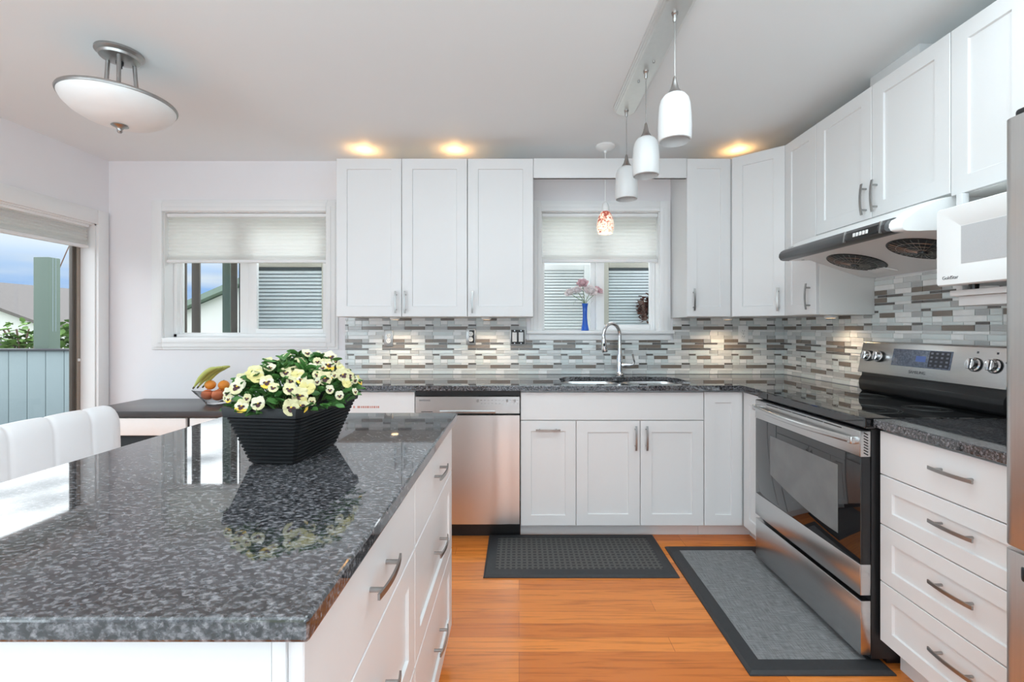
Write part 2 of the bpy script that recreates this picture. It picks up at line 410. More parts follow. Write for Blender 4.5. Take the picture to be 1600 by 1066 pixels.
def text_obj(name, body, size, xf, mat, parent, depth=.0006):
    cu = bpy.data.curves.new(name, 'FONT'); cu.body = body; cu.size = size; cu.extrude = depth; cu.align_x = 'CENTER'; cu.align_y = 'CENTER'
    tmp = bpy.data.objects.new(name, cu); C.objects.link(tmp)
    bpy.context.view_layer.update()
    me = bpy.data.meshes.new_from_object(tmp.evaluated_get(bpy.context.evaluated_depsgraph_get()))
    bpy.data.objects.remove(tmp); bpy.data.curves.remove(cu)
    mb = MB(xf); t = bmesh.new(); t.from_mesh(me); mb.merge(t, 0); bpy.data.meshes.remove(me)
    return mb.build(name, mat, parent, smooth=False)

# ---- shaker fronts and bow handles in a face frame (x width, y up, z outwards)
def shaker(mb, w, h, rail=.058, t=.019, rec=.0075, flat=False, mi=0):
    b = .0018
    def loop(m, z): return [(m, m, z), (w-m, m, z), (w-m, h-m, z), (m, h-m, z)]
    loops = [loop(0, 0), loop(0, t-b), loop(b, t)]
    if not flat: loops += [loop(rail, t), loop(rail+.003, t-rec), ]
    for a, c in zip(loops, loops[1:]):
        for k in range(4): mb.quad([a[k], a[(k+1) % 4], c[(k+1) % 4], c[k]], mi)
    mb.quad(loops[-1], mi); mb.quad(loops[0][::-1], mi)
    bmesh.ops.remove_doubles(mb.bm, verts=mb.bm.verts, dist=1e-5)
    return mb
def bow_handle(xf, vertical, parent, length=.142, t=.019, mat=None):
    """xf: frame at handle centre on the front of the door (z=0 = back plane of door)"""
    R = xf @ (Matrix.Rotation(PI/2, 4, 'Z') if vertical else Matrix.Identity(4)) @ Matrix.Translation((0, 0, t))
    mb = MB(R); s = .048
    for q in (-s, s): mb.tube([(q, 0, -.0005), (q, 0, .027)], .0045, 10, up=(1, 0, 0))
    n = 12; hw = .0055; th = .0022; rows = []
    for i in range(n+1):
        x = -length/2 + length*i/n; z = .030 - .007*(2*x/length)**2
        rows.append([(x, -hw, z-th), (x, hw, z-th), (x, hw, z+th), (x, -hw, z+th)])
    mb.grid(rows, 0, closed=True); mb.quad(rows[0][::-1]); mb.quad(rows[-1])
    bmesh.ops.remove_doubles(mb.bm, verts=mb.bm.verts, dist=1e-6)
    return mb.build('handle', mat or M['steel'], parent)
def front(name, parent, o, u, w, h, flat=False, handle=None, rail=.058, gap=.0018):
    """door or drawer front with its handle; o lower corner on carcass face, u width direction, v up"""
    F = frame(o, u, (0, 0, 1))
    G = F @ Matrix.Translation((gap, gap, .0005))
    d = shaker(MB(G), w-2*gap, h-2*gap, rail, flat=flat).build(name, M['cab'], parent, smooth=False)
    if handle:
        hx, hy, vert = handle
        bow_handle(F @ Matrix.Translation((hx, hy, 0)), vert, d)
    return d

# ================================================================ room shell
XL, XR, YB, YR, ZC = -2.946, 1.907, 3.268, -3.5, 2.44
WT = .16
W1 = (-2.55, -1.379, 1.17, 2.076)       # opening of the dining window (x0,x1,z0,z1)
W2 = (.161, 1.007, 1.20, 2.076)         # opening of the window over the sink
DY0, DY1, DZ = 1.25, 3.172, 1.967       # sliding door opening in the left wall

struct(MB().box(XL-.2, XR+.2, YR-.2, YB+.18, -.08, 0).build('floor', M['oak']))
struct(MB().box(XL+.02, XR-.02, YR+.02, -.25, .0003, .012).build('floor', pmat('neutral_bounce_layer', (.46, .455, .45), .95, noise=.1, nscale=60, bump=.4)))  # unseen grey layer added behind the camera to bounce neutral light upward
struct(MB().box(XL-.2, XR+.2, YR-.2, YB+.18, ZC, ZC+.1).build('ceiling', M['ceiling']))
m = MB(); y0, y1 = YB, YB+WT
for a, b, c, d in ((XL-WT, W1[0], 0, ZC), (W1[0], W1[1], 0, W1[2]), (W1[0], W1[1], W1[3], ZC), (W1[1], W2[0], 0, ZC),
                   (W2[0], W2[1], 0, W2[2]), (W2[0], W2[1], W2[3], ZC), (W2[1], XR+WT, 0, ZC)):
    m.box(a, b, y0, y1, c, d)
struct(m.build('wall_back', M['wall']))
m = MB()
for a, b, c, d in ((YR, DY0, 0, ZC), (DY0, DY1, DZ, ZC), (DY1, YB, 0, ZC)): m.box(XL-WT, XL, a, b, c, d)
struct(m.build('wall_left', M['wall']))
struct(MB().box(XR, XR+WT, YR, YB, 0, ZC).build('wall_right', M['wall']))
m = MB()
for a, b, c, d in ((XL-WT, -2.6, 0, ZC), (-2.6, 1.6, 0, .4), (-2.6, 1.6, 2.3, ZC), (1.6, XR+WT, 0, ZC)): m.box(a, b, YR-WT, YR, c, d)
struct(m.build('wall_rear', M['wall']))
struct(MB().box(XL+.001, -2.72, YB-.013, YB-.0005, 0, .09, bev=.003).build('baseboard_back', M['trim']))
struct(MB().box(XL+.0005, XL+.013, YR, DY0-.1, 0, .09, bev=.003).build('baseboard_left', M['trim']))

# ---------------------------------------------------------------- windows
def casing(x0, x1, z0, z1, w, name, bottom=True):
    """stepped picture-frame casing round an opening on the back wall"""
    m = MB(); prof = ((w, .010), (w-.018, .017), (w-.048, .022))
    for (q, d) in prof:
        o = .0
        a, b, c, e = x0-q, x1+q, (z0-q if bottom else z0), z1+q
        yy = YB-d; i = {.010: .006, .017: .003, .022: 0}[d]
        m.box(a, x0-i, yy, YB-.0003, c, e, bev=.003); m.box(x1+i, b, yy, YB-.0003, c, e, bev=.003)
        m.box(x0-i, x1+i, yy, YB-.0003, z1+i, e, bev=.003)
        if bottom: m.box(x0-i, x1+i, yy, YB-.0003, c, z0-i, bev=.003)
    return struct(m.build(name, M['trim']))
casing(*W1, .083, 'trim_1')
casing(*W2, .078, 'trim_2', bottom=False)
m = MB(); m.box(.055, 1.10, YB-.048, YB+.10, 1.2, 1.222, bev=.004); m.box(.07, 1.085, YB-.02, YB-.0003, 1.155, 1.1998, bev=.003)
struct(m.build('trim_3', M['trim']))

def slider_window(name, op, frames, panes):
    r = sroot(name, ((op[0]+op[1])/2, YB+.1, op[2]))
    m = MB(); x0, x1, z0, z1 = op; e = .004
    for a, b, c, d in ((x0, x0+e, z0, z1), (x1-e, x1, z0, z1), (x0, x1, z1-e, z1), (x0, x1, z0, z0+e)): m.box(a, b, YB+.0, YB+WT-.002, c, d)
    m.build('window_jamb', M['trim'], r)
    m = MB()
    for a, b, c, d, y, t in frames: m.box(a, b, YB+y, YB+y+t, c, d, bev=.003)
    m.build('window_frame', M['whiteplastic'], r)
    for a, b, c, d, y in panes: MB().box(a, b, YB+y, YB+y+.006, c, d).build('window_pane', M['pane'], r)
    return r
x0, x1, z0, z1 = W1
s1 = slider_window('window_1', W1,
    [(x0+.004, x0+.030, z0+.004, z1, .085, .06), (x1-.03, x1-.004, z0+.004, z1, .085, .06), (x0, x1, z0+.004, z0+.03, .085, .06), (x0, x1, z1-.03, z1-.004, .085, .06),
     # right sash, on the room side
     (-2.0, -1.935, z0+.03, z1-.03, .088, .03), (-1.447, -1.40, z0+.03, z1-.03, .088, .03), (-1.94, -1.44, z0+.03, 1.236, .088, .03), (-1.94, -1.44, 2.0, z1-.03, .088, .03),
     # left sash, behind
     (-2.075, -2.0, z0+.03, z1-.03, .115, .028), (-2.525, -2.505, z0+.03, z1-.03, .115, .028), (-2.51, -2.07, z0+.03, 1.207, .115, .028)],
    [(-1.937, -1.443, 1.23, 2.01, .10), (-2.51, -2.07, 1.20, z1-.03, .128)])
x0, x1, z0, z1 = W2
s2 = slider_window('window_2', W2,
    [(x0+.004, x0+.02, z0+.02, z1, .085, .06), (x1-.024, x1-.004, z0+.02, z1, .085, .06), (x0, x1, z0+.022, z0+.03, .085, .06), (x0, x1, z1-.03, z1-.004, .085, .06),
     (.568, .628, z0+.025, z1-.03, .088, .03), (.962, x1-.02, z0+.025, z1-.03, .088, .03), (.62, .97, z0+.025, 1.266, .088, .03), (.62, .97, 2.0, z1-.03, .088, .03),
     (.53, .57, z0+.025, z1-.03, .115, .028), (x0+.02, x0+.028, z0+.03, z1-.03, .115, .028)],
    [(.625, .965, 1.26, 2.01, .10), (x0+.02, .535, z0+.03, z1-.03, .128)])

# ---------------------------------------------------------------- cellular shades
def pleats(mb, axis, a0, a1, d0, z0, z1, n, depth):
    """zig-zag honeycomb cloth; axis x or y; d0 = front plane"""
    t = []
    for i in range(2*n+1):
        z = z0+(z1-z0)*i/(2*n); q = depth*(i % 2)
        t.append((q, z))
    for s in (1, -1):
        rows = []
        for q, z in t:
            d = d0 + (depth*.5 - s*(depth*.5 - q if s > 0 else depth*.5 - q))
            rows.append([(a0, d, z), (a1, d, z)] if axis == 'x' else [(d, a0, z), (d, a1, z)])
        mb.grid(rows)
def shade(name_label, axis, a0, a1, d, z0, z1, n):
    r = thing('cellular_shade', name_label, 'window shade', (((a0+a1)/2, d, z0) if axis == 'x' else (d, (a0+a1)/2, z0)), 'pleated cellular shades')
    def bx(lo, hi, c, e, dd0, dd1, bev=.004):
        return MB().box(lo, hi, dd0, dd1, c, e, bev=bev) if axis == 'x' else MB().box(dd0, dd1, lo, hi, c, e, bev=bev)
    bx(a0, a1, z1-.028, z1-.002, d-.006, d+.030).build('head_rail', M['trim'], r)
    bx(a0, a1, z0, z0+.022, d-.006, d+.026).build('bottom_rail', M['trim'], r)
    bx(a0+.004, a1-.004, z0+.022, z0+.045, d-.002, d+.024).build('gathered_pleats', M['shade'], r)
    mb = MB(); 
    pl = []
    for i in range(2*n+1):
        z = z0+.045+(z1-.028-z0-.045)*i/(2*n)
        pl.append((z, i % 2))
    for s in (0, 1):
        rows = []
        for z, k in pl:
            dd = d + (.002+.008*k if s == 0 else .022-.008*k)
            rows.append([(a0+.006, dd, z), (a1-.006, dd, z)] if axis == 'x' else [(dd, a0+.006, z), (dd, a1-.006, z)])
        mb.grid(rows)
    mb.build('pleated_cloth', M['shade'], r, smooth=False)
    return r
shade('white pleated shade half lowered in the wide dining window', 'x', W1[0]+.006, W1[1]-.006, YB+.022, 1.713, W1[3]-.004, 11)
shade('white pleated shade half lowered in the window over the sink', 'x', W2[0]+.006, W2[1]-.006, YB+.022, 1.716, W2[3]-.004, 11)
shade('white pleated shade pulled a little way down over the glass door', 'y', DY0+.01, DY1-.035, XL-.045, 1.79, DZ-.004, 5)

# ---------------------------------------------------------------- sliding door
r = sroot('door_1', (XL-.08, (DY0+DY1)/2, 0))
m = MB()
m.box(XL-.10, XL-.0, DY1-.012, DY1-.0005, 0, DZ); m.box(XL-.10, XL, DY0+.0005, DY0+.012, 0, DZ); m.box(XL-.10, XL, DY0, DY1, DZ-.0125, DZ-.0005)
m.build('door_jamb', M['trim'], r)
m = MB(); fx0, fx1 = XL-.135, XL-.102
m.box(fx0, fx1, DY1-.035, DY1-.001, 0, DZ-.001, bev=.003); m.box(fx0, fx1, DY0+.001, DY0+.04, 0, DZ-.001, bev=.003)
m.box(fx0, fx1, DY0, DY1, DZ-.05, DZ-.001, bev=.003); m.box(fx0, fx1, DY0, DY1, .001, .035, bev=.003)
m.box(fx0+.02, fx1-.02, DY1-.045, DY1-.03, 0.03, DZ-.05)
m.build('door_frame', M['tan'], r)
m = MB(); sx0, sx1 = XL-.130, XL-.104
m.box(sx0, sx1, 3.108, DY1-.036, .036, DZ-.051, bev=.004); m.box(sx0, sx1, 2.16, 2.23, .036, DZ-.051, bev=.004)
m.box(sx0, sx1, 2.16, 3.115, .036, .11, bev=.004); m.box(sx0, sx1, 2.16, 3.115, DZ-.11, DZ-.051, bev=.004)
m.box(sx0+.008, sx1+.004, 3.125, 3.131, .036, DZ-.051, bev=.002)
m.build('sliding_sash', M['bronze'], r)
MB().box(sx0+.010, sx0+.015, 2.22, 3.112, .10, DZ-.10).build('door_pane', M['pane'], r)
MB().box(sx0+.010, sx0+.015, DY0+.04, 2.17, .10, DZ-.05).build('door_pane', M['pane'], r)
MB().box(XL-.115, XL-.095, DY1-.030, DY1-.013, 1.01, 1.03, bev=.004).build('latch_plate', M['trim'], r)
m = MB()
for w, d in ((.085, .012), (.066, .019)):
    i = .004 if d > .015 else 0
    m.box(XL+.0003, XL+d, DY1-i, DY1+w, 0, DZ+w+.012, bev=.003); m.box(XL+.0003, XL+d, DY0-w, DY0+i, 0, DZ+w+.012, bev=.003)
    m.box(XL+.0003, XL+d, DY0+i, DY1-i, DZ-i, DZ+w+.012, bev=.003)
struct(m.build('trim_4', M['trim']))

# ---------------------------------------------------------------- glass mosaic backsplash
random.seed(21)
SHEET = .306; GR = .0028
ROWS = []
for k in 'TtTtTTtTtTtTT':
    h = .0232 if k == 'T' else .0108
    cells = []; u = 0
    while u < SHEET-.02:
        Lw = random.choice((.05, .098, .098, .147, .147) if k == 'T' else (.098, .147, .147, .05))
        Lw = min(Lw, SHEET-u)
        if SHEET-u-Lw < .03: Lw = SHEET-u
        p = random.random()
        if k == 'T': c = 5 if p < .24 else 1 if p < .44 else 2 if p < .66 else 3 if p < .90 else 4
        else: c = 6 if p < .36 else 4 if p < .50 else 1 if p < .68 else 3 if p < .85 else 2
        if cells and cells[-1][2] == c and c in (5, 6): c = 3
        cells.append((u, u+Lw, c)); u += Lw
    off = random.choice((0, .05, .098, .2))
    ROWS.append((h, off, cells))
def tiles(mb, regions, P, back):
    """P(u,z,d) -> point"""
    for (u0, u1, z0, z1) in regions:
        b = [P(u0, z0, .0025), P(u1, z0, .0025), P(u1, z1, .0025), P(u0, z1, .0025)]
        c = [P(u0, z0, 0), P(u1, z0, 0), P(u1, z1, 0), P(u0, z1, 0)]
        mb.quad(b, 0); mb.quad(c[::-1], 0)
        for k in range(4): mb.quad([c[k], c[(k+1) % 4], b[(k+1) % 4], b[k]], 0)
        z = .9135; ri = 0
        while z < z1:
            h, off, cells = ROWS[ri % len(ROWS)]; ri += 1
            za, zb = max(z, z0), min(z+h, z1)
            if zb-za > .002:
                base = math.floor((u0-off)/SHEET)*SHEET+off
                while base < u1:
                    for a, e_, c in cells:
                        ua, ub = max(base+a+GR/2, u0), min(base+e_-GR/2, u1)
                        if ub-ua < .003: continue
                        f = [P(ua, za, .008), P(ub, za, .008), P(ub, zb, .008), P(ua, zb, .008)]
                        g = [P(ua, za, .002), P(ub, za, .002), P(ub, zb, .002), P(ua, zb, .002)]
                        mb.quad(f, c)
                        for k in range(4): mb.quad([g[k], g[(k+1) % 4], f[(k+1) % 4], f[k]], c)
                    base += SHEET
            z += h+GR
m = MB(); tiles(m, [(-1.245, .053, .912, 1.311), (.053, 1.103, .912, 1.153), (1.103, XR-.009, .912, 1.311)], lambda u, z, d: (u, YB-.0004-d, z), None)
tag(m.build('tile_backsplash', TILE, smooth=False), 'grey and taupe linear mosaic tile backsplash behind the sink counter', 'backsplash')
m = MB(); tiles(m, [(-(YB-.0005), -2.431, .912, 1.311), (-2.431, -1.115, .912, 1.313), (-2.431, -1.63, 1.313, 1.505)], lambda u, z, d: (XR-.0004-d, -u, z), None)
tag(m.build('tile_backsplash', TILE, smooth=False), 'grey and taupe linear mosaic tile backsplash behind the electric range', 'backsplash')

# ================================================================ upper cabinets
UF = 2.9275; UZ0, UZ1 = 1.313, 2.333
def carcass(m, parent, x0, x1, y0, y1, z0, z1, mat='cabside'):
    return MB().box(x0, x1, y0, y1, z0, z1, bev=.001, seg=1).build('carcass', M[mat], parent)
UX = (1, 0, 0); UYn = (0, -1, 0); UYp = (0, 1, 0)
FY = UF+.0195
r = thing('upper_cabinet', 'white two door shaker wall cabinet right of the dining window', 'cabinet', (-.755, 3.1, UZ0))
carcass(m, r, -1.176, -.333, FY, YB-.0005, UZ0, UZ1)
H = UZ1-UZ0
front('door', r, (-1.1768, FY, UZ0), UX, .4215, H, handle=(.387, .094, True), rail=.066)
front('door', r, (-.7552, FY, UZ0), UX, .4222, H, handle=(.025, .094, True), rail=.066)
r = thing('upper_cabinet', 'white single door shaker wall cabinet left of the sink window', 'cabinet', (-.12, 3.1, UZ0))
carcass(m, r, -.331, .0525, FY, YB-.0005, UZ0, UZ1)
MB().box(.0525, .0922, FY, YB-.024, UZ0, UZ1, bev=.001).build('side_filler', M['cab'], r)
front('door', r, (-.3315, FY, UZ0), UX, .4240, H, handle=(.033, .094, True), rail=.066)
r = thing('upper_cabinet', 'narrow white wall cabinet right of the sink window', 'cabinet', (1.22, 3.1, UZ0))
MB().box(1.0882, 1.362, FY, YB-.0005, UZ0, UZ1, bev=.001).build('carcass', M['cab'], r)
front('door', r, (1.079, FY, UZ0), UX, .2835, H, handle=(.042, .11, True), rail=.062)
# diagonal corner cabinet
r = thing('corner_upper_cabinet', 'white diagonal corner wall cabinet between the two tiled walls', 'cabinet', (1.63, 3.0, UZ0))
A = Vector((1.363, 2.9475, 0)); B = Vector((1.6065, 2.718, 0)); dv = (B-A).normalized()
MB().prism([(1.3635, YB-.0005), (1.3635, FY), (1.6065, 2.7195), (XR-.0005, 2.7195), (XR-.0005, YB-.0005)], UZ0, UZ1).build('carcass', M['cab'], r)
L_ = (Vector((1.587, 2.718))-Vector((1.363, 2.9275))).length
front('door', r, (1.377, 2.934, UZ0), (dv.x, dv.y, 0), (B-A).length-.030, H, handle=((B-A).length-.066, .10, True), rail=.062)
# right wall run
RF = 1.5872; FX = RF+.0195
r = thing('upper_cabinet', 'narrow full height white wall cabinet left of the range hood', 'cabinet', (1.75, 2.57, UZ0))
MB().box(FX, XR-.0005, 2.433, 2.718, UZ0, UZ1, bev=.001).build('carcass', M['cabside'], r)
front('door', r, (FX, 2.7185, UZ0), UYn, .2855, H, handle=(.235, .10, True), rail=.060)
r = thing('upper_cabinet', 'white two door wall cabinet directly above the range hood', 'cabinet', (1.75, 2.05, 1.735))
MB().box(FX, XR-.0005, 1.676, 2.432, 1.736, UZ1, bev=.001).build('carcass', M['cabside'], r)
front('door', r, (FX, 2.4325, 1.736), UYn, .3835, UZ1-1.736, handle=(.352, .092, True), rail=.062)
front('door', r, (FX, 2.0485, 1.736), UYn, .3735, UZ1-1.736, handle=(.030, .092, True), rail=.062)
r = thing('upper_cabinet', 'white wall cabinet above the microwave at the right edge', 'cabinet', (1.75, 1.38, 1.722))
MB().box(FX, XR-.0005, 1.112, 1.674, 1.722, UZ1, bev=.001).build('carcass', M['cabside'], r)
front('door', r, (FX, 1.6745, 1.722), UYn, .272, UZ1-1.722, rail=.062)
front('door', r, (FX, 1.402, 1.722), UYn, .290, UZ1-1.722, rail=.062)
# valance and duct cover
tag(MB().box(.0935, 1.0775, UF-.001, UF+.018, 2.205, 2.333, bev=.002).box(.0935, 1.0775, UF-.006, UF+.018, 2.205, 2.214, bev=.002).build('valance', M['cab']),
    'plain white valance board bridging the cabinets over the sink window', 'valance')
tag(MB().box(1.685, XR-.0005, 1.915, 2.185, UZ1+.001, ZC-.0005, bev=.001).build('duct_cover', M['cab']),
    'white boxed duct cover on top of the cabinet over the range hood', 'duct cover')

# ---------------------------------------------------------------- puck lights
def puck(x, y, z, up, label, group, power, size=1.0):
    r = thing('puck_light', label, 'light', (x, y, z), group)
    s = 1 if up else -1
    MB().lathe([(.030, 0), (.033, .002*s), (.033, .012*s), (.028, .016*s), (.024, .016*s)], (x, y, z), 24, cap=False).build('housing', M['whiteplastic'], r)
    MB().lathe([(0, .0145*s), (.0245, .0145*s)], (x, y, z), 24, cap=False).build('lens', M['puck'], r)
    lamp('puck_lamp', 'SPOT', (x, y, z+.022*s), (PI, 0, 0) if up else (0, 0, 0), power, (1, .50, .16) if up else (1, .72, .44), parent=r, spot_size=math.radians(150), spot_blend=.9, shadow_soft_size=.02)
puck(-1.04, 3.06, UZ1, True, 'warm puck light on top of the cabinets, nearest the dining window', 'puck lights on top of the cabinets', 1.7)
puck(-.43, 3.06, UZ1, True, 'warm puck light on top of the middle of the left cabinets', 'puck lights on top of the cabinets', 1.7)
puck(1.47, 3.06, UZ1, True, 'warm puck light on top of the corner cabinet', 'puck lights on top of the cabinets', 1.7)
puck(-.84, 3.08, UZ0, False, 'warm puck light under the two door cabinet, above the first outlet', 'puck lights under the cabinets', 4.5)
puck(-.22, 3.08, UZ0, False, 'warm puck light under the single door cabinet left of the sink', 'puck lights under the cabinets', 4.5)
puck(1.42, 3.10, UZ0, False, 'warm puck light under the corner cabinet', 'puck lights under the cabinets', 4.5)
puck(1.78, 2.60, UZ0, False, 'warm puck light under the narrow cabinet by the range', 'puck lights under the cabinets', 2.5)

# ================================================================ base cabinets
BF = 2.65; FB = BF+.0195; BZ0, BZ1 = .088, .872
r = thing('base_cabinet', 'white base cabinet left of the stainless dishwasher', 'cabinet', (-.9, 2.95, 0))
MB().box(-1.20, -.606, FB, YB-.0005, BZ0, .8785, bev=.001).build('carcass', M['cab'], r)
MB().box(-1.20, -.606, 2.735, 2.75, 0, BZ0).build('toe_kick', M['cab'], r)
dr = front('drawer', r, (-1.20, FB, .712), UX, .594, .158, flat=True)
m = MB(frame((-.965, BF-.0005, .775), UX, (0, 0, 1))); x = 0
for wd in (.012, .02, .008, .011, .009, .014, .008, .010, .013, .007, .011): m.box(x, x+wd*.8, 0, .012, 0, .0006); x += wd+.002+(.01 if x == 0 else 0)
m.build('printed_label', M['redtext'], dr)
front('door', r, (-1.20, FB, BZ0), UX, .594, .62)

r = thing('sink_base_cabinet', 'white shaker sink base cabinet with trash pull-out and two doors', 'cabinet', (.54, 2.95, 0))
MB().box(.009, 1.076, FB, YB-.0005, BZ0, .60).box(.009, .04, FB, YB-.0005, .6, .8785).box(1.045, 1.076, FB, YB-.0005, .6, .8785).box(.04, 1.045, FB, FB+.015, .6, .8785).build('carcass', M['cab'], r)
MB().box(.009, 1.076, 2.735, 2.75, 0, BZ0).build('toe_kick', M['cab'], r)
front('false_front', r, (.008, FB, .703), UX, 1.069, .165, flat=True)
front('pull_out_door', r, (.008, FB, BZ0), UX, .324, .614, handle=(.160, .562, False), rail=.060)
front('door', r, (.332, FB, BZ0), UX, .3735, .614, handle=(.345, .515, True), rail=.066)
front('door', r, (.7055, FB, BZ0), UX, .3715, .614, handle=(.035, .515, True), rail=.066)

r = thing('corner_base_cabinet', 'white L-shaped corner base cabinet between the sink and the range', 'cabinet', (1.5, 2.9, 0))
MB().prism([(1.0775, YB-.0005), (1.0775, FB), (1.3255, FB), (1.3255, 2.418), (XR-.0005, 2.418), (XR-.0005, YB-.0005)], BZ0, .8785).build('carcass', M['cab'], r)
MB().prism([(1.0775, 2.75), (1.0775, 2.735), (1.385, 2.735), (1.385, 2.418), (1.40, 2.418), (1.40, 2.75)], 0, BZ0).build('toe_kick', M['cab'], r)
front('door', r, (1.078, FB, BZ0), UX, .224, .782, rail=.062)
front('door', r, (1.3255, BF-.001, BZ0), UYn, .230, .782, rail=.062)

r = thing('drawer_cabinet', 'white four drawer base cabinet between the range and the refrigerator', 'cabinet', (1.6, 1.38, 0))
DXF = 1.3295
MB().box(DXF, XR-.0005, 1.115, 1.653, .10, .8785, bev=.001).build('carcass', M['cab'], r)
MB().box(1.385, 1.40, 1.115, 1.653, 0, .10).build('toe_kick', M['cab'], r)
for z0, z1, fl in ((.712, .870, True), (.532, .712, False), (.326, .532, False), (.108, .326, False)):
    front('drawer', r, (DXF, 1.6535, z0), UYn, .538, z1-z0, flat=fl, handle=(.290, (z1-z0)*.57, False), rail=.052)

# ---------------------------------------------------------------- worktops
def arc(cx, cy, r, a0, a1, n=6): return [(cx+r*math.cos(a0+(a1-a0)*k/n), cy+r*math.sin(a0+(a1-a0)*k/n)) for k in range(n+1)]
sx0_, sx1_, sy0_, sy1_ = .262, 1.048, 2.70, 3.115
m = MB(); t = bmesh.new()
outer = [(-1.222, YB-.009), (-1.222, 2.618), (1.285, 2.618), (1.285, 2.412), (XR-.009, 2.412), (XR-.009, YB-.009)]
rr = .09
hole = arc(sx0_+rr, sy0_+rr, rr, PI, 1.5*PI) + arc(sx1_-rr, sy0_+rr, rr, 1.5*PI, 2*PI) + arc(sx1_-.16, sy1_-.16, .16, 0, PI/2) + arc(.66, 3.06, .02, PI/2, PI/2, 1)[:1] + arc(sx0_+.16, sy1_-.16, .16, PI/2, PI)
ov = [t.verts.new((a, b, .91)) for a, b in outer]; hv = [t.verts.new((a, b, .91)) for a, b in hole]
ed = [t.edges.new((ov[i], ov[(i+1) % len(ov)])) for i in range(len(ov))] + [t.edges.new((hv[i], hv[(i+1) % len(hv)])) for i in range(len(hv))]
bmesh.ops.triangle_fill(t, use_beauty=True, use_dissolve=False, edges=ed)
top = list(t.faces)
# drop any triangle filled inside the hole
for f in top:
    c = f.calc_center_median()
    if all(v in hv for v in f.verts) and sx0_ < c.x < sx1_ and sy0_ < c.y < sy1_:
        pass
ex = bmesh.ops.extrude_face_region(t, geom=list(t.faces))
for v in [g for g in ex['geom'] if isinstance(g, bmesh.types.BMVert)]: v.co.z = .88
bmesh.ops.recalc_face_normals(t, faces=t.faces)
be = [e_ for e_ in t.edges if len(e_.link_faces) == 2 and e_.calc_face_angle() > 1.0 and all(v.co.z > .9 for v in e_.verts)]
bmesh.ops.bevel(t, geom=be, offset=.003, segments=2, profile=.5, affect='EDGES')
m.merge(t)
tag(m.build('countertop', M['granite'], ang=12), 'L-shaped dark granite countertop with the sink cut into it', 'countertop')
tag(MB().box(1.287, XR-.009, 1.118, 1.655, .88, .91, bev=.003).build('countertop', M['granite'], ang=12), 'short dark granite countertop between the range and the refrigerator', 'countertop')

# ---------------------------------------------------------------- sink and faucet
r = thing('sink', 'stainless undermount double bowl sink below the window', 'sink', (.655, 2.9, .70))
def bowl(x0, x1, y0, y1, zt, zb, rad):
    m = MB(); rows = []
    for z, ins, rd in ((zt, -.012, rad+.01), (zt, 0, rad), (zt-.01, .003, rad), (zb+.03, .012, rad), (zb+.008, .022, rad*.9), (zb, .045, rad*.7)):
        a, b, c, d = x0+ins, x1-ins, y0+ins, y1-ins
        p = arc(a+rd, c+rd, rd, PI, 1.5*PI) + arc(b-rd, c+rd, rd, 1.5*PI, 2*PI) + arc(b-rd, d-rd, rd, 0, PI/2) + arc(a+rd, d-rd, rd, PI/2, PI)
        rows.append([(x, y, z) for x, y in p])
    m.grid(rows, closed=True)
    m.quad(rows[-1][::-1])
    return m
bowl(.268, .640, 2.712, 3.085, .8785, .70, .085).build('basin', M['stainless'], r, ang=60)
bowl(.672, 1.042, 2.712, 3.085, .8785, .70, .085).build('basin', M['stainless'], r, ang=60)
for x in (.454, .857): MB().lathe([(.0, .0035), (.02, .0035), (.03, .005), (.042, .006), (.044, .0005)], (x, 2.90, .70), 24, cap=False).build('drain', M['chrome'], r)

r = thing('faucet', 'chrome gooseneck pull-down faucet behind the sink', 'faucet', (.70, 3.165, .91))
fx, fy = .700, 3.165
MB().lathe([(.030, 0), (.031, .006), (.025, .012), (.022, .03), (.0225, .09), (.021, .12), (.016, .16), (.0135, .19)], (fx, fy, .91), 24).build('body', M['chrome'], r, ang=50)
pts = [(fx, fy, 1.09), (fx, fy, 1.19)]
ux, uy = -.80, -.60
R_ = .082
for k in range(13):
    a = PI - PI*1.08*k/12
    d = R_ + R_*math.cos(a); pts.append((fx+ux*d, fy+uy*d, 1.19+R_*math.sin(a)))
e0 = Vector(pts[-1]); e1 = e0 - Vector(pts[-2]); e1.normalize()
MB().tube(pts, .0125, 16).build('gooseneck', M['chrome'], r, ang=60)
hp = [e0, e0+e1*.012, e0+e1*.045, e0+e1*.085, e0+e1*.09]
hd = MB().tube(hp, [.0135, .0165, .0185, .0215, .020], 18).build('spray_head', M['chrome'], r, ang=50)
MB().tube([e0+e1*.0895, e0+e1*.092], .0175, 18).build('nozzle', M['black'], hd)
MB().ball(tuple(e0+e1*.045+Vector((-.004, -.0165, .004))), .010, 12, sc=(.7, .4, 1.2)).build('button', M['black'], hd)
hb = MB().tube([(fx+.012, fy-.004, .985), (fx+.045, fy-.014, .986), (fx+.072, fy-.02, .987)], [.018, .0185, .015], 16).build('handle_hub', M['chrome'], r, ang=50)
MB().tube([(fx+.068, fy-.02, .987), (fx+.088, fy-.026, .99), (fx+.094, fy-.03, 1.01), (fx+.086, fy-.033, 1.04), (fx+.080, fy-.035, 1.062)], [.008, .007, .0065, .006, .0065], 12).build('lever', M['chrome'], r, ang=60)

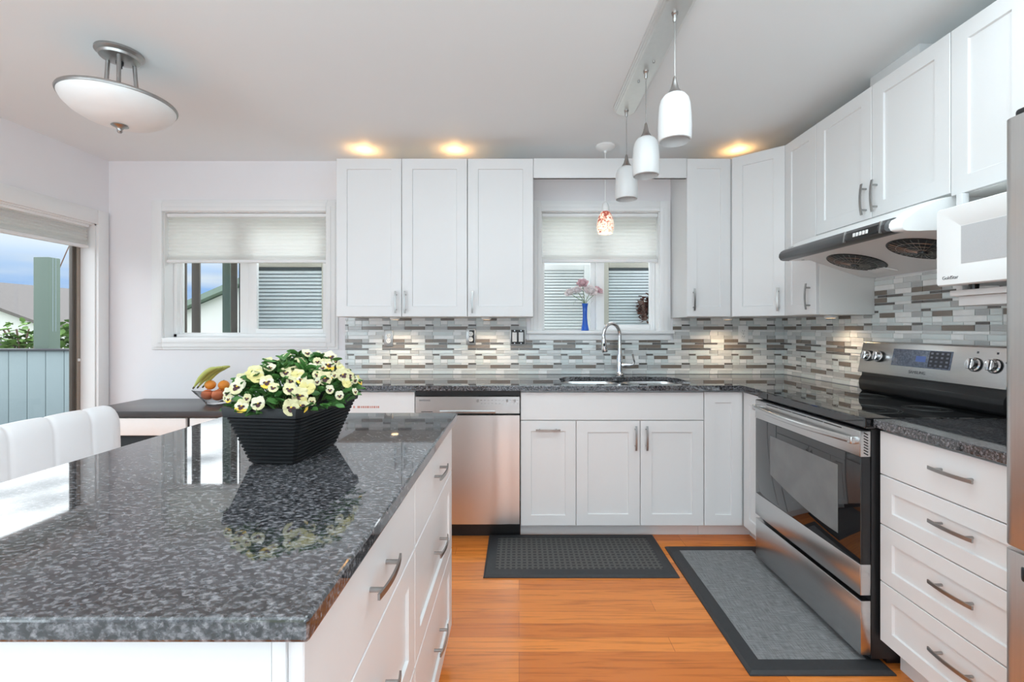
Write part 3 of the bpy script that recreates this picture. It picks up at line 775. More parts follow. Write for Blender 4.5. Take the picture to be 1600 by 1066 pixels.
# ---------------------------------------------------------------- dishwasher
r = thing('dishwasher', 'stainless steel built-in dishwasher under the granite counter', 'dishwasher', (-.298, 2.95, 0))
MB().box(-.602, .006, 2.68, 3.2, .105, .8775).box(-.602, .006, 2.72, 2.735, 0, .105).box(-.602, .006, 2.652, 2.68, .849, .8775).build('tub_and_toe_kick', M['black'], r)
m = MB()
prof = [(2.679, .742), (2.638, .742), (2.632, .748), (2.632, .843), (2.637, .847), (2.679, .847)]
m.prism([(a, b) for a, b in prof], -.600, .003, axis='x')
cp = m.build('control_panel', M['stainless'], r)
MB().box(-.462, -.135, 2.6300, 2.640, .746, .766, bev=.006).build('pocket_handle', M['steel'], cp)
MB().box(-.40, -.15, 2.6292, 2.634, .742, .747, bev=.001).build('handle_shadow_gap', M['black'], cp)
MB().box(-.566, -.50, 2.6312, 2.634, .754, .758).build('indicator_slot', M['black'], cp)
text_obj('lettering', 'SAMSUNG', .014, frame((-.545, 2.6316, .822), UX, (0, 0, 1)), M['text'], cp)
m = MB()
for i in range(11): m.box(-.225+i*.021, -.213+i*.021, 2.6313, 2.634, .822, .8245); m.box(-.222+i*.021, -.214+i*.021, 2.6313, 2.634, .803, .805)
for x in (-.245, .0-.03, -.075): m.box(x, x+.012, 2.6313, 2.634, .812, .828)
m.build('control_marks', M['steel'], cp)
m = MB(); rows = []
nx, nz = 40, 20
for j in range(nz+1):
    z = .107+(.736-.107)*j/nz; row = []
    for i in range(nx+1):
        u = i/nx; x = -.5995+.6025*u
        y = 2.631 - .0035*math.sin(PI*u)*1.0 - .0022*math.exp(-((u-.80)/.05)**2)*(1-.55*(1-j/nz)) + .0016*math.exp(-((u-.90)/.04)**2)
        row.append((x, y, z))
    rows.append(row)
m.grid(rows)
m.box(-.5995, .003, 2.6325, 2.679, .107, .736)
m.build('door', M['dwsteel'], r, ang=50)

# ================================================================ island
ZT = .91
tag(MB().prism([(-1.11, .518), (-.240, .518), (-.240, 1.778), (-1.11, 1.778)], .88, ZT, bev=.005, seg=3).build('island_countertop', M['granite'], ang=12),
    'large polished dark granite slab topping the kitchen island', 'countertop')
r = thing('kitchen_island', 'white kitchen island with drawers facing the range and cooking aisle', 'island', (-.55, 1.15, 0))
MB().box(-.80, -.2815, .565, 1.765, .08, .8795, bev=.001).build('carcass', M['cab'], r)
MB().box(-.80, -.300, .551, .5645, 0, .8795, bev=.001).build('end_panel', M['cab'], r)
MB().box(-.2985, -.2815, .549, .5645, .08, .8795, bev=.001).build('corner_stile', M['cab'], r)
MB().box(-.78, -.33, .57, 1.75, 0, .08).build('toe_kick', M['cab'], r)
MB().box(-.815, -.8005, .551, 1.765, 0, .8795, bev=.001).build('back_panel', M['cab'], r)
for y0, y1 in ((.552, 1.143), (1.143, 1.772)):
    for z0, z1, fl in ((.688, .866, True), (.387, .688, False), (.085, .387, False)):
        front('drawer', r, (-.2812, y0, z0), UYp, y1-y0, z1-z0, flat=fl, handle=((y1-y0)*.5, (z1-z0)*.52, False), rail=.06)


def keypad():
    m = pmat('key_pad_print', (.02, .02, .025), .3); nt = m.node_tree
    g = nt.nodes.new('ShaderNodeTexCoord'); b = nt.nodes.new('ShaderNodeTexBrick'); mp_ = nt.nodes.new('ShaderNodeMapping')
    mp_.inputs['Rotation'].default_value = (0, PI/2, PI/2); nt.links.new(g.outputs['Generated'], mp_.inputs[0])
    b.inputs['Scale'].default_value = 1; b.inputs['Brick Width'].default_value = .25; b.inputs['Row Height'].default_value = .25; b.inputs['Mortar Size'].default_value = .07; b.offset = 0
    b.inputs['Color1'].default_value = (.20, .21, .25, 1); b.inputs['Color2'].default_value = (.09, .10, .14, 1); b.inputs['Mortar'].default_value = (.02, .02, .03, 1)
    nt.links.new(mp_.outputs[0], b.inputs['Vector']); nt.links.new(b.outputs['Color'], nt.nodes['Principled BSDF'].inputs['Base Color'])
    return m
# ================================================================ range
RY0, RY1 = 1.664, 2.404
r = thing('electric_range', 'stainless freestanding electric range with black glass cooktop', 'range', (1.58, 2.03, 0))
MB().box(1.288, 1.885, RY0, RY1, .03, .871).box(1.36, 1.86, RY0+.02, RY1-.02, 0, .03).build('oven_body', M['black'], r)
MB().prism([(1.262, RY0-.004), (1.885, RY0-.004), (1.885, RY1+.003), (1.262, RY1+.003)], .8715, .912, bev=.006).build('cooktop', M['blackglass'], r, ang=12)
for cx, cy, q in ((1.42, 1.86, .115), (1.42, 2.21, .09), (1.665, 1.86, .08), (1.665, 2.21, .105)):
    m = MB()
    for k in (q, q-.012, q*.55): m.lathe([(k, .9121), (k, .9124), (k-.0022, .9124), (k-.0022, .9121)], (cx, cy, 0), 40, cap=False)
    m.build('burner_ring', M['ovenglass'], r)
# oven door
d = MB().box(1.252, 1.286, RY0, RY1-.001, .262, .866, bev=.003).build('oven_door', M['black'], r)
MB().box(1.249, 1.2525, RY0+.001, RY1-.002, .376, .768, bev=.001).build('door_glass', M['blackglass'], d)
m = MB(frame((1.2488, 2.262, .438), UYn, (0, 0, 1))); pl = [(0, .27), (0, 0)] 
poly = [(.0, .268), (.0, .075)] + [(.48*k/10, .075-.075*math.sin(PI/2*k/10)) for k in range(1, 11)] + [(.48, .268)]
m.prism(poly[::-1], 0, .0008)
m.build('oven_window', M['ovenglass'], d)
vb = MB().box(1.247, 1.2865, RY0-.001, RY1-.0005, .7685, .864, bev=.003).build('vent_band', M['stainless'], d)
m = MB()
for i in range(5): m.box(1.2464, 1.249, 1.76+i*.108, 1.86+i*.108, .8535, .8575)
m.build('vent_slots', M['black'], vb)
m = MB()
for i in range(8): m.box(-.009, .009, 0, .0012, -.0022, .0022, xf=Matrix.Translation((1.2675, RY0-.0016, .780+i*.0105)) @ Matrix.Rotation(.5, 4, 'Y'))
m.build('side_louvers', M['black'], vb)
MB().box(1.247, 1.2865, RY0-.001, RY1-.0005, .262, .3755, bev=.003).build('lower_band', M['stainless'], d)
pts = []
for k in range(19):
    u = k/18; pts.append((1.232 - .030*math.sin(PI*u), RY0+.018+(RY1-RY0-.04)*u, .826))
m = MB(); m.tube(pts, .0125, 14, sx=.75)
for y in (RY0+.024, RY1-.026): m.box(1.222, 1.25, y-.012, y+.012, .812, .840, bev=.005)
m.build('handle', M['stainless'], d, ang=50)
dd = MB().box(1.2495, 1.287, RY0, RY1-.0005, .042, .242, bev=.003).build('storage_drawer', M['stainless'], r)
# back console
m = MB(); m.prism([(1.80, .912), (1.788, .925), (1.783, .955), (1.785, .975), (1.80, .998), (1.80, 1.016), (1.885, 1.016), (1.885, .912)], RY0+.012, RY1-.012, axis='y', bev=.003)
m.build('console_base', M['black'], r, ang=40)
c = MB().prism([(1.784, 1.012), (1.815, 1.166), (1.822, 1.172), (1.888, 1.172), (1.888, 1.012)], RY0+.004, RY1-.004, axis='y', bev=.003).build('control_console', M['stainless'], r, ang=40)
CF = frame((1.7845, RY1-.004, 1.012), UYn, (.031, 0, .154))   # local x along the console from its far end, y up the sloped face
CW = RY1-RY0-.008
def dot(px, py): return CF @ Matrix.Translation((px, py, 0))
for kx, ky in ((.052, .088), (.125, .088), (.605, .085), (.680, .085)):
    F = dot(kx, ky)
    m = MB(F); m.lathe([(.024, .0005), (.0265, .004), (.0265, .010), (.021, .012), (.019, .027), (0, .028)], n=28)
    m.box(-.006, .006, -.021, .021, .012, .034, bev=.003)
    k_ = m.build('burner_knob', M['chrome'], c, ang=40)
    MB(F).lathe([(.0272, .0005), (.0282, .0005), (.0282, .006), (.0272, .006)], n=28, cap=False).build('knob_skirt', M['black'], k_)
MB(CF).box(.205, .505, .052, .132, .0005, .0022, bev=.001).build('control_display', M['lcd'], c)
MB(CF).box(.400, .498, .058, .128, .0022, .0026).build('key_pad', keypad(), c)
MB(CF).box(.335, .385, .078, .104, .0022, .0026).build('clock', pmat('clock_blue', (.10, .16, .42), .3, noise=.1), c)
text_obj('lettering', 'SAMSUNG', .019, CF @ Matrix.Translation((.352, .028, .0006)), M['text'], c)
m = MB(CF)
for kx in (.605, .680):
    m.box(kx-.004, kx+.004, .131, .139, .0003, .001)
    m.box(kx+.034, kx+.040, .098, .104, .0003, .001); m.box(kx-.035, kx-.029, .100, .106, .0003, .001)
m.build('dial_marks', M['text'], c)

# ================================================================ range hood
HY0, HY1 = 1.676, 2.430
r = thing('range_hood', 'white under-cabinet range hood with black front strip and push buttons', 'range hood', (1.65, 2.05, 1.50))
TOP = [(1.9065, 1.7345), (1.66, 1.7345), (1.60, 1.732), (1.53, 1.716), (1.47, 1.694), (1.425, 1.669), (1.402, 1.652)]
NOSE = [(1.384, 1.642), (1.375, 1.628), (1.374, 1.614), (1.380, 1.604), (1.392, 1.600)]
UND = [(1.44, 1.599), (1.53, 1.602), (1.83, 1.512), (1.9065, 1.510)]
full = TOP + NOSE + UND
rows = []
def hood_section(y, s):
    """section at y; s squeezes the front bulge for the rounded ends"""
    o = []
    for x, z in full: 
        o.append((1.9065-(1.9065-x)*s if x < 1.66 else x, y, 1.61+(z-1.61)*(1 if z < 1.61 else (.94+.06*s))))
    return o
secs = [(HY0, .93), (HY0+.008, .965), (HY0+.025, .99), (HY0+.06, 1), (HY1-.06, 1), (HY1-.025, .99), (HY1-.008, .965), (HY1, .93)]
m = MB(); rows = [hood_section(y, s) for y, s in secs]
m.grid(rows, closed=True); m.quad(rows[0][::-1]); m.quad(rows[-1])
bmesh.ops.recalc_face_normals(m.bm, faces=m.bm.faces)
m.build('hood_shell', M['whiteplastic'], r, ang=40)
# front strip
pr = [(1.404, 1.6545), (1.395, 1.6515), (1.380, 1.642), (1.3705, 1.628), (1.3695, 1.613), (1.377, 1.601), (1.390, 1.597), (1.425, 1.5965)]
m = MB(); rows = []
for y, s in ((HY0+.022, .975), (HY0+.03, 1.0), (HY1-.03, 1.0), (HY1-.010, .975)):
    rows.append([(1.9065-(1.9065-x)*s, y, z) for x, z in pr])
m.grid(rows)
st = m.build('front_strip', pmat('dark_strip', (.05, .05, .053), .28, noise=.15, Specular_IOR_Level=.6), r, ang=40)
HF = frame((1.3705, 1.915, 1.606), UYn, (.003, 0, .03))
MB(HF).box(.006, .175, -.001, .030, -.004, .0025, bev=.002).build('button_panel', M['black'], st)
for i in range(5): MB(HF).box(.050+i*.017, .062+i*.017, .006, .022, .0025, .006, bev=.002).build('push_button', M['whiteplastic'], st)
for q in (-.006, .185): MB(HF).box(q, q+.006, -.006, .040, -.006, .005, bev=.0015).build('strip_rib', M['steel'], st)
text_obj('lettering', 'SAKURA', .011, frame((1.392, 2.33, 1.655), UYn, (.035, 0, .022)), M['steel'], st)
ut = Vector((.30, 0, -.090)).normalized()
for yc in (2.235, 1.86):
    cx, cz = 1.655, 1.602-.090*(1.655-1.53)/.30
    F = frame((cx, yc, cz-.001), (0, -1, 0), ut) if False else None
    un = Vector((-.090, 0, -.30)).normalized(); v = Vector((0, 1, 0)); u = v.cross(un)
    F = Matrix(((u.x, v.x, un.x, cx), (u.y, v.y, un.y, yc), (u.z, v.z, un.z, cz), (0, 0, 0, 1)))
    f = MB(F).lathe([(0, .0012), (.118, .0012), (.122, .003), (.126, .0)], n=36, cap=False).build('fan_guard', M['black'], r, ang=40)
    m = MB(F)
    for k in range(28):
        a = 2*PI*k/28; m.tube([(.018*math.cos(a), .018*math.sin(a), .016), (.07*math.cos(a), .07*math.sin(a), .012), (.116*math.cos(a), .116*math.sin(a), .003)], .0013, 5)
    for q, z in ((.03, .0155), (.06, .013), (.09, .009)): m.tube([(q*math.cos(2*PI*k/36), q*math.sin(2*PI*k/36), z) for k in range(37)], .0012, 5)
    m.build('wire_grille', M['steel'], f)
    MB(F).lathe([(0, .021), (.016, .021), (.019, .013), (.019, .010)], n=20, cap=False).build('hub', M['black'], f)
    MB(F).prism([(-.10, .05), (-.155, .07), (-.165, .06), (-.165, -.06), (-.155, -.07), (-.10, -.05)], .0008, .006, bev=.001).build('grease_tray', M['whiteplastic'], f)
MB().lathe([(0, -.003), (.007, -.004), (.010, 0)], (1.50, 2.405, 1.604), 14).build('rubber_foot', M['black'], r)

# ================================================================ microwave on its shelf
r = thing('microwave_shelf', 'white wall shelf hung under the cabinet, holding the microwave', 'shelf', (1.7, 1.36, 1.318))
MB().box(1.525, XR-.0092, 1.112, 1.612, 1.352, 1.372, bev=.002).build('shelf_board', M['cab'], r)
MB().box(1.545, XR-.0092, 1.112, 1.600, 1.318, 1.3515, bev=.002).build('lower_rail', M['cab'], r)
MB().box(1.575, 1.600, 1.618, 1.640, 1.372, 1.7215, bev=.001).box(1.575, 1.600, 1.600, 1.640, 1.352, 1.372).build('hanging_post', M['cab'], r)
MB().box(1.89, XR-.0005, 1.112, 1.622, 1.50, 1.7215).build('niche_back', M['niche'], r)
r = thing('microwave', 'white microwave oven on the shelf beside the refrigerator', 'microwave', (1.68, 1.36, 1.3725))
MF = 1.478
MB().box(MF+.022, 1.86, 1.13, 1.604, 1.389, 1.648, bev=.006).build('housing', M['whiteplastic'], r)
m = MB(frame((MF+.022, 1.614, 1.386), UYn, (0, 0, 1)))   # front: x from far edge
w, h, t_ = .485, .270, .022
def lp(a, b, c, d, z, rad):
    p = arc(a+rad, c+rad, rad, PI, 1.5*PI, 4)+arc(b-rad, c+rad, rad, 1.5*PI, 2*PI, 4)+arc(b-rad, d-rad, rad, 0, PI/2, 4)+arc(a+rad, d-rad, rad, PI/2, PI, 4)
    return [(x, y, z) for x, y in p]
rows = [lp(0, w, 0, h, 0, .010), lp(0, w, 0, h, t_-.006, .010), lp(.004, w-.004, .004, h-.004, t_, .008), lp(.048, .405, .036, h-.036, t_, .006), lp(.080, .385, .070, .200, t_-.010, .003)]
m.grid(rows, closed=True); m.quad(rows[-1]); m.quad(rows[0][::-1])
dm = m.build('door_front', M['whiteplastic'], r, ang=30)
MB(frame((MF+.022, 1.614, 1.386), UYn, (0, 0, 1))).box(.083, .383, .072, .198, t_-.0102, t_-.009).build('viewing_window', M['meshglass'], dm)
text_obj('lettering', 'GoldStar', .016, frame((MF-.0004, 1.560, 1.413), UYn, (0, 0, 1)), M['text'], dm)
MB(frame((MF+.022, 1.614, 1.386), UYn, (0, 0, 1))).box(.415, .475, .03, .25, t_, t_+.0015, bev=.0006).build('control_pad', M['meshglass'], dm)
m = MB()
for x in (1.54, 1.82):
    for y in (1.18, 1.54): m.lathe([(.012, 0), (.014, .017)], (x, y, 1.3722), 14)
m.build('feet', M['black'], r)

# ================================================================ refrigerator
r = thing('refrigerator', 'stainless steel refrigerator at the right edge with bottom freezer', 'refrigerator', (1.5, .66, 0))
MB().box(1.235, 1.885, .205, 1.098, .02, 1.735, bev=.006).build('cabinet_body', pmat('fridge_side', (.17, .17, .175), .45, noise=.05), r)
MB().box(1.27, 1.85, .24, 1.07, 0, .02).build('base_grille', M['black'], r)
FR = 1.171
def fdoor(name, z0, z1):
    rd = .022
    p = [(1.234, 1.1055)] + [(FR+rd-rd*math.sin(a), 1.1055-rd+rd*math.cos(a)) for a in [PI/2*k/6 for k in range(7)]] + [(FR+rd-rd*math.cos(a), .2+rd-rd*math.sin(a)) for a in [PI/2*k/6 for k in range(7)]] + [(1.234, .2)]
    return MB().prism(p, z0, z1, bev=.002).build(name, M['stainless_v'], r, ang=25)
fd = fdoor('fridge_door', .722, 1.742)
zd = fdoor('freezer_door', .06, .712)
MB().prism([(FR+.006, 1.068), (FR-.012, 1.05), (FR-.012, .30), (FR+.006, .28)], .655, .685, bev=.004).build('freezer_handle', M['black'], zd)
MB().tube([(FR-.05, .27, .85), (FR-.055, .27, 1.2), (FR-.05, .27, 1.6)], .013, 12).box(FR-.05, FR+.01, .258, .282, .86, .88).box(FR-.05, FR+.01, .258, .282, 1.57, 1.59).build('door_handle', M['stainless'], fd)
MB().box(1.19, 1.30, 1.02, 1.095, 1.7425, 1.765, bev=.008).build('hinge_cover', M['black'], r)

# ================================================================ outlets and switch
def plate(name, label, x, z, w, h, style, cat):
    y = YB-.0085
    r = thing(name, label, cat, (x, YB-.009, z), 'outlet and switch plates on the tile')
    F = frame((x, y, z), UX, (0, 0, 1))
    MB(F).box(-w/2, w/2, -h/2, h/2, .0004, .006, bev=.0025).build('cover_plate', M['steel'] if style != 'white' else M['whiteplastic'], r)
    if style == 'switch':
        MB(F).box(-w/2+.008, w/2-.008, -h/2+.008, h/2-.008, .006, .0075, bev=.0006).build('black_frame', M['black'], r)
        for s in (-1, 1): MB(F).box(s*.023-.0165, s*.023+.0165, -.034, .034, .0075, .0115, bev=.002).build('rocker', M['whiteplastic'], r)
        m = MB(F)
        for sx in (-.023, .023):
            for sy in (-.045, .045): m.lathe([(.0, .009), (.0035, .0085), (.004, .0076)], (sx, sy, 0), 10)
        m.build('screws', M['chrome'], r)
    else:
        if style == 'black':
            MB(F).prism([(-.010, -.045), (.026, -.045), (.026, .045), (-.010, .045)], .006, .0068, bev=.0003).build('black_inlay', M['black'], r)
        for s in (-1, 1):
            q = MB(F).lathe([(0, .0098), (.0155, .0096), (.017, .0075), (.017, .006)], (0, s*.0195, 0), 24).build('socket', M['whiteplastic'], r)
            m = MB(F)
            for sx in (-.006, .006): m.box(sx-.0011, sx+.0011, s*.0195-.002, s*.0195+.006, .0097, .0101)
            m.lathe([(0, .0101), (.002, .01)], (0, s*.0195-.007, 0), 8)
            m.build('slots', M['black'], q)
        if style == 'white':
            MB(F).lathe([(0, .009), (.003, .0085), (.0035, .006)], (0, 0, 0), 10).build('screw', M['chrome'], r)
plate('wall_outlet', 'silver duplex outlet plate under the dining end of the wall cabinets', -.933, 1.169, .064, .118, 'silver', 'outlet')
plate('wall_outlet', 'silver and black duplex outlet plate in the middle of the tile', -.345, 1.180, .066, .118, 'black', 'outlet')
plate('wall_switch', 'black framed double rocker switch left of the sink window', -.009, 1.177, .112, .118, 'switch', 'light switch')
plate('wall_outlet', 'white duplex outlet plate under the corner cabinet', 1.604, 1.199, .072, .118, 'white', 'outlet')

# ================================================================ mats
def mat(label, x0, x1, y0, y1, b, fabric, rot):
    cx, cy = (x0+x1)/2, (y0+y1)/2
    r = thing('kitchen_mat', label, 'mat', (cx, cy, 0))
    X = Matrix.Translation((cx, cy, 0)) @ Matrix.Rotation(rot, 4, 'Z') @ Matrix.Translation((-cx, -cy, 0))
    m = MB(X); rows = []
    for ins, z in ((0, .0008), (.001, .006), (.012, .0135), (b-.002, .0165), (b, .0155)):
        rows.append([(x0+ins, y0+ins, z), (x1-ins, y0+ins, z), (x1-ins, y1-ins, z), (x0+ins, y1-ins, z)])
    m.grid(rows, closed=True); m.quad(rows[0][::-1])
    m.build('rubber_border', M['matblack'], r)
    MB(X).quad([(x0+b, y0+b, .0157), (x1-b, y0+b, .0157), (x1-b, y1-b, .0157), (x0+b, y1-b, .0157)]).build('woven_panel', M[fabric], r)
mat('dark ring patterned cushioned mat in front of the sink cabinet', -.178, .797, 2.255, 2.715, .058, 'rings', 0)
mat('grey woven cushioned mat in front of the electric range', .822, 1.345, 1.62, 2.57, .062, 'linen', 0)

# ================================================================ lights
PX = .577
r = thing('pendant_light_bar', 'brushed nickel ceiling bar with three white glass pendant shades', 'pendant light', (PX, 2.06, ZC))
def stad(hw, y0, y1, z): 
    return [(x, y, z) for x, y in arc(PX, y1-hw, hw, 0, PI, 12)+arc(PX, y0+hw, hw, PI, 2*PI, 12)]
m = MB(); rows = [stad(.066, 1.575, 2.525, ZC-.0005), stad(.066, 1.575, 2.525, ZC-.010), stad(.060, 1.581, 2.519, ZC-.013), stad(.060, 1.581, 2.519, ZC-.020), stad(.053, 1.588, 2.512, ZC-.023), stad(.053, 1.588, 2.512, ZC-.028), stad(.046, 1.595, 2.505, ZC-.031)]
m.grid(rows, closed=True); m.quad(rows[-1]); m.build('ceiling_canopy', pmat('satin_nickel', (.78, .77, .75), .38, 1, noise=.04), r, ang=25)
for y in (1.687, 2.070, 2.445):
    z1 = ZC-.031; zt = 2.106
    MB().lathe([(.012, 0), (.012, -.006), (.008, -.010), (.0075, -.028), (.004, -.034)], (PX, y, z1), 16).build('strain_relief', M['steel'], r, ang=40)
    MB().tube([(PX, y, z1-.03), (PX, y, zt+.05)], .0022, 8).build('cord', M['steel'], r)
    MB().lathe([(.003, .068), (.006, .062), (.009, .045), (.015, .022), (.026, .004), (.029, -.001)], (PX, y, zt), 24).build('socket_cap', M['steel'], r, ang=40)
    pr = [(.0, .002), (.028, .001), (.040, -.006), (.050, -.020), (.0555, -.040), (.0585, -.075), (.0605, -.12), (.0600, -.155), (.058, -.172), (.055, -.174), (.056, -.155), (.0565, -.12), (.0545, -.075), (.0515, -.042), (.046, -.024), (.037, -.012), (.0, -.006)]
    MB().lathe(pr, (PX, y, zt), 36, cap=False).build('glass_shade', M['opal'], r, ang=40)
m = MB()
for y, dx in ((1.99, .012), (2.15, -.012)): m.lathe([(0, -.009), (.005, -.008), (.006, 0)], (PX+dx, y, ZC-.031), 12)
m.build('canopy_screws', M['steel'], r)

r = thing('mosaic_pendant', 'small red and cream mosaic glass pendant in front of the sink window', 'pendant light', (.567, 2.99, ZC))
cx, cy = .567, 2.99
MB().lathe([(.062, -.0005), (.062, -.012), (.05, -.022), (.03, -.030), (.012, -.036), (.008, -.05), (.0, -.05)], (cx, cy, ZC), 32).build('ceiling_canopy', M['whiteplastic'], r, ang=40)
MB().tube([(cx, cy, ZC-.045), (cx, cy, 2.06)], .0028, 8).build('cord', M['whiteplastic'], r)
MB().lathe([(.006, 2.07), (.016, 2.062), (.024, 2.04), (.026, 1.99)], (cx, cy, 0), 24).build('socket_cap', M['whiteplastic'], r, ang=40)
MB().lathe([(.027, 2.005), (.034, 1.995), (.046, 1.97), (.055, 1.935), (.057, 1.905), (.052, 1.875), (.046, 1.862), (.044, 1.864), (.050, 1.88), (.053, 1.905), (.052, 1.935), (.043, 1.968), (.030, 1.99)], (cx, cy, 0), 36, cap=False).build('glass_shade', M['mosaic'], r, ang=60)
lamp('mosaic_bulb', 'POINT', (cx, cy, 1.92), (0, 0, 0), .5, (1, .8, .55), parent=r, shadow_soft_size=.02)

cx, cy = -1.737, 1.98
r = thing('ceiling_light', 'semi-flush ceiling light with white glass bowl and nickel arms', 'ceiling light', (cx, cy, ZC))
MB().lathe([(.085, -.0005), (.086, -.010), (.080, -.016), (.074, -.020), (.070, -.030), (.058, -.034), (.03, -.040), (0, -.041)], (cx, cy, ZC), 40).build('ceiling_canopy', M['steel'], r, ang=30)
MB().lathe([(.014, -.04), (.014, -.052), (.009, -.058), (.009, -.068), (0, -.069)], (cx, cy, ZC), 16).build('canopy_nut', M['black'], r)
zr = 2.223
for k in range(3):
    a = math.radians((180, 308, 60)[k])
    ca, sa = math.cos(a), math.sin(a)
    P_ = [(.052, ZC-.032), (.055, ZC-.08), (.058, ZC-.12), (.060, ZC-.145), (.066, ZC-.18), (.080, zr+.004)]
    MB().tube([(cx+q*ca, cy+q*sa, z) for q, z in P_], .008, 10).build('support_arm', M['steel'], r, ang=60)
MB().lathe([(.196, zr+.006), (.203, zr+.006), (.2055, zr), (.203, zr-.007), (.197, zr-.008)], (cx, cy, 0), 56, cap=False).build('rim_band', M['steel'], r, ang=50)
MB().lathe([(.066, zr+.006), (.094, zr+.008), (.094, zr+.0), (.066, zr-.002), (.066, zr+.006)], (cx, cy, 0), 40, cap=False).build('arm_ring', M['steel'], r)
MB().lathe([(.1985, zr+.001), (.198, zr-.012), (.188, zr-.032), (.165, zr-.056), (.125, zr-.080), (.075, zr-.095), (.02, zr-.100), (0, zr-.100)], (cx, cy, 0), 56, cap=False).build('glass_bowl', M['alabaster'], r, ang=60)
MB().lathe([(0, -.1005), (.028, -.100), (.031, -.104), (.014, -.112), (.009, -.122), (.010, -.128), (.006, -.134), (0, -.134)], (cx, cy, zr), 24).build('finial', M['steel'], r, ang=40)

# ================================================================ bar stool with tufted back
SX = -1.475; SY0, SY1 = 1.165, 1.668
r = thing('bar_stool', 'white tufted leather bar stool pulled up to the island', 'stool', (-1.30, (SY0+SY1)/2, 0))
seams = [SY1-.125*k for k in range(1, 4)]
prof = []
for k in range(0, 7): prof.append((.034, .60+.20*k/6))            # front face
for k in range(1, 13):
    a = PI*k/12; prof.append((.034*math.cos(a) - .004, .888+.076*math.sin(a)**.8)) if k < 12 else prof.append((-.040, .87))
for k in range(1, 6): prof.append((-.040, .87-.27*k/5))
NY = 100; rows = []
for i in range(NY+1):
    y = SY0+(SY1-SY0)*i/NY
    e_ = min(y-SY0, SY1-y); q = min(1, e_/.055); sh = math.sqrt(max(0, 1-(1-q)**2))
    row = []
    for x, z in prof:
        g = sum(math.exp(-((y-s_)/.0055)**2) for s_ in seams)
        hz = math.exp(-((z-.842)/.006)**2) if x > 0 else 0
        bul = .005*sum(max(0, 1-((y-(SY1-.0625-.125*k))/.0625)**2) for k in range(4)) if z > .84 else 0
        f = 1-.07*g
        xx = x*(.30+.70*sh)*(1 if x < 0 else f) + (bul*sh-.008*hz if x > 0 else 0); zz = z if z < .86 else .86+(z-.86)*(.35+.65*sh)*(1-.035*g) + bul*.35*sh
        row.append((SX+xx, y, zz))
    rows.append(row)
m = MB(); m.grid(rows); m.quad(rows[0]); m.quad(rows[-1][::-1])
m.build('backrest', M['leather'], r, ang=70)
MB().prism([(-1.49, SY0+.01), (-1.02, SY0+.03), (-1.02, SY1-.03), (-1.49, SY1-.01)], .575, .66, bev=.025, seg=3).build('seat', M['leather'], r, ang=60)
for x in (-1.47, -1.05):
    for y in (SY0+.05, SY1-.05): MB().tube([(x, y, .58), (x+(.02 if x < -1.2 else 0)*-1, y, 0)], .014, 10).build('leg', M['chrome'], r)
m = MB()
for y in (SY0+.05, SY1-.05): m.tube([(-1.475, y, .22), (-1.05, y, .22)], .009, 8)
m.tube([(-1.05, SY0+.05, .22), (-1.05, SY1-.05, .22)], .009, 8)
m.build('footrest', M['chrome'], r)

# ================================================================ desk
r = thing('desk', 'white desk with dark brown wood top under the dining window', 'desk', (-2.0, 3.0, 0))
DX0, DX1, DYF, DYB = -2.69, -1.245, 2.767, YB-.002
MB().box(DX0, DX1, DYF, DYB, .697, .735, bev=.003).build('desk_top', M['wenge'], r)
MB().box(DX0+.03, DX1-.03, DYF+.03, DYB-.02, .575, .6965).build('apron', M['gap'], r)
for a, b in ((DX0+.02, -2.035), (-2.010, -1.275)):
    dd = MB().box(a, b, DYF+.010, DYF+.0295, .585, .690, bev=.002).build('drawer', M['deskwhite'], r)
MB().box(DX0+.04, -2.28, DYF+.10, DYB-.05, .0, .575, bev=.002).build('pedestal', M['black'], r)
MB().box(-2.28, -2.0, DYF+.30, DYF+.32, .02, .575, bev=.002).build('modesty_panel', M['brownpanel'], r)
MB().box(DX1-.44, DX1-.04, DYF+.05, DYB-.05, 0, .575, bev=.002).build('pedestal', M['deskwhite'], r)

# ---------------------------------------------------------------- fruit bowl
bx, by, bz = -2.03, 3.06, .7355
r = thing('fruit_bowl', 'clear cut glass fruit bowl on the dark desk behind the planter', 'bowl', (bx, by, bz))
pr = [(0, .004), (.055, .004), (.060, .0005), (.064, .004), (.068, .012), (.095, .045), (.125, .080), (.140, .098), (.137, .100), (.120, .082), (.090, .050), (.062, .016), (0, .012)]
t = MB(); n = 32
def wob(k): return 1+.025*((k % 4) in (0, 1))
rows = [[(bx+q*wob(k)*math.cos(2*PI*k/n), by+q*wob(k)*math.sin(2*PI*k/n), bz+z) for k in range(n)] for q, z in pr if q > 0]
t.grid(rows, closed=True); t.quad(rows[0][::-1]); t.quad(rows[-1])
bmesh.ops.recalc_face_normals(t.bm, faces=t.bm.faces)
t.build('cut_glass_body', M['glass'], r, ang=20)
for i, (dx, dy, dz, q, k, lab) in enumerate(((-.045, -.03, .062, .036, 'peach', 'red orange peach low in the glass bowl, at its left'), (.035, -.045, .062, .037, 'peach', 'red orange peach low in the glass bowl, beside the planter'),
        (.0, .05, .064, .037, 'orange', 'orange at the back of the glass bowl'), (-.035, -.015, .125, .033, 'orange', 'small orange on top of the peaches, under the bananas'), (.045, .0, .122, .034, 'orange', 'orange on top of the fruit pile next to the flowers'))):
    rr_ = thing('orange' if k == 'orange' else 'peach', lab, 'fruit', (bx+dx, by+dy, bz+dz-q))
    MB().ball((bx+dx, by+dy, bz+dz), q, 18, sc=(1, 1, .94)).build('fruit_body', M[k], rr_)
    MB().lathe([(.003, 0), (.004, .002), (0, .0025)], (bx+dx, by+dy, bz+dz+q*.93), 8).build('stem_scar', M['bananatip'], rr_)
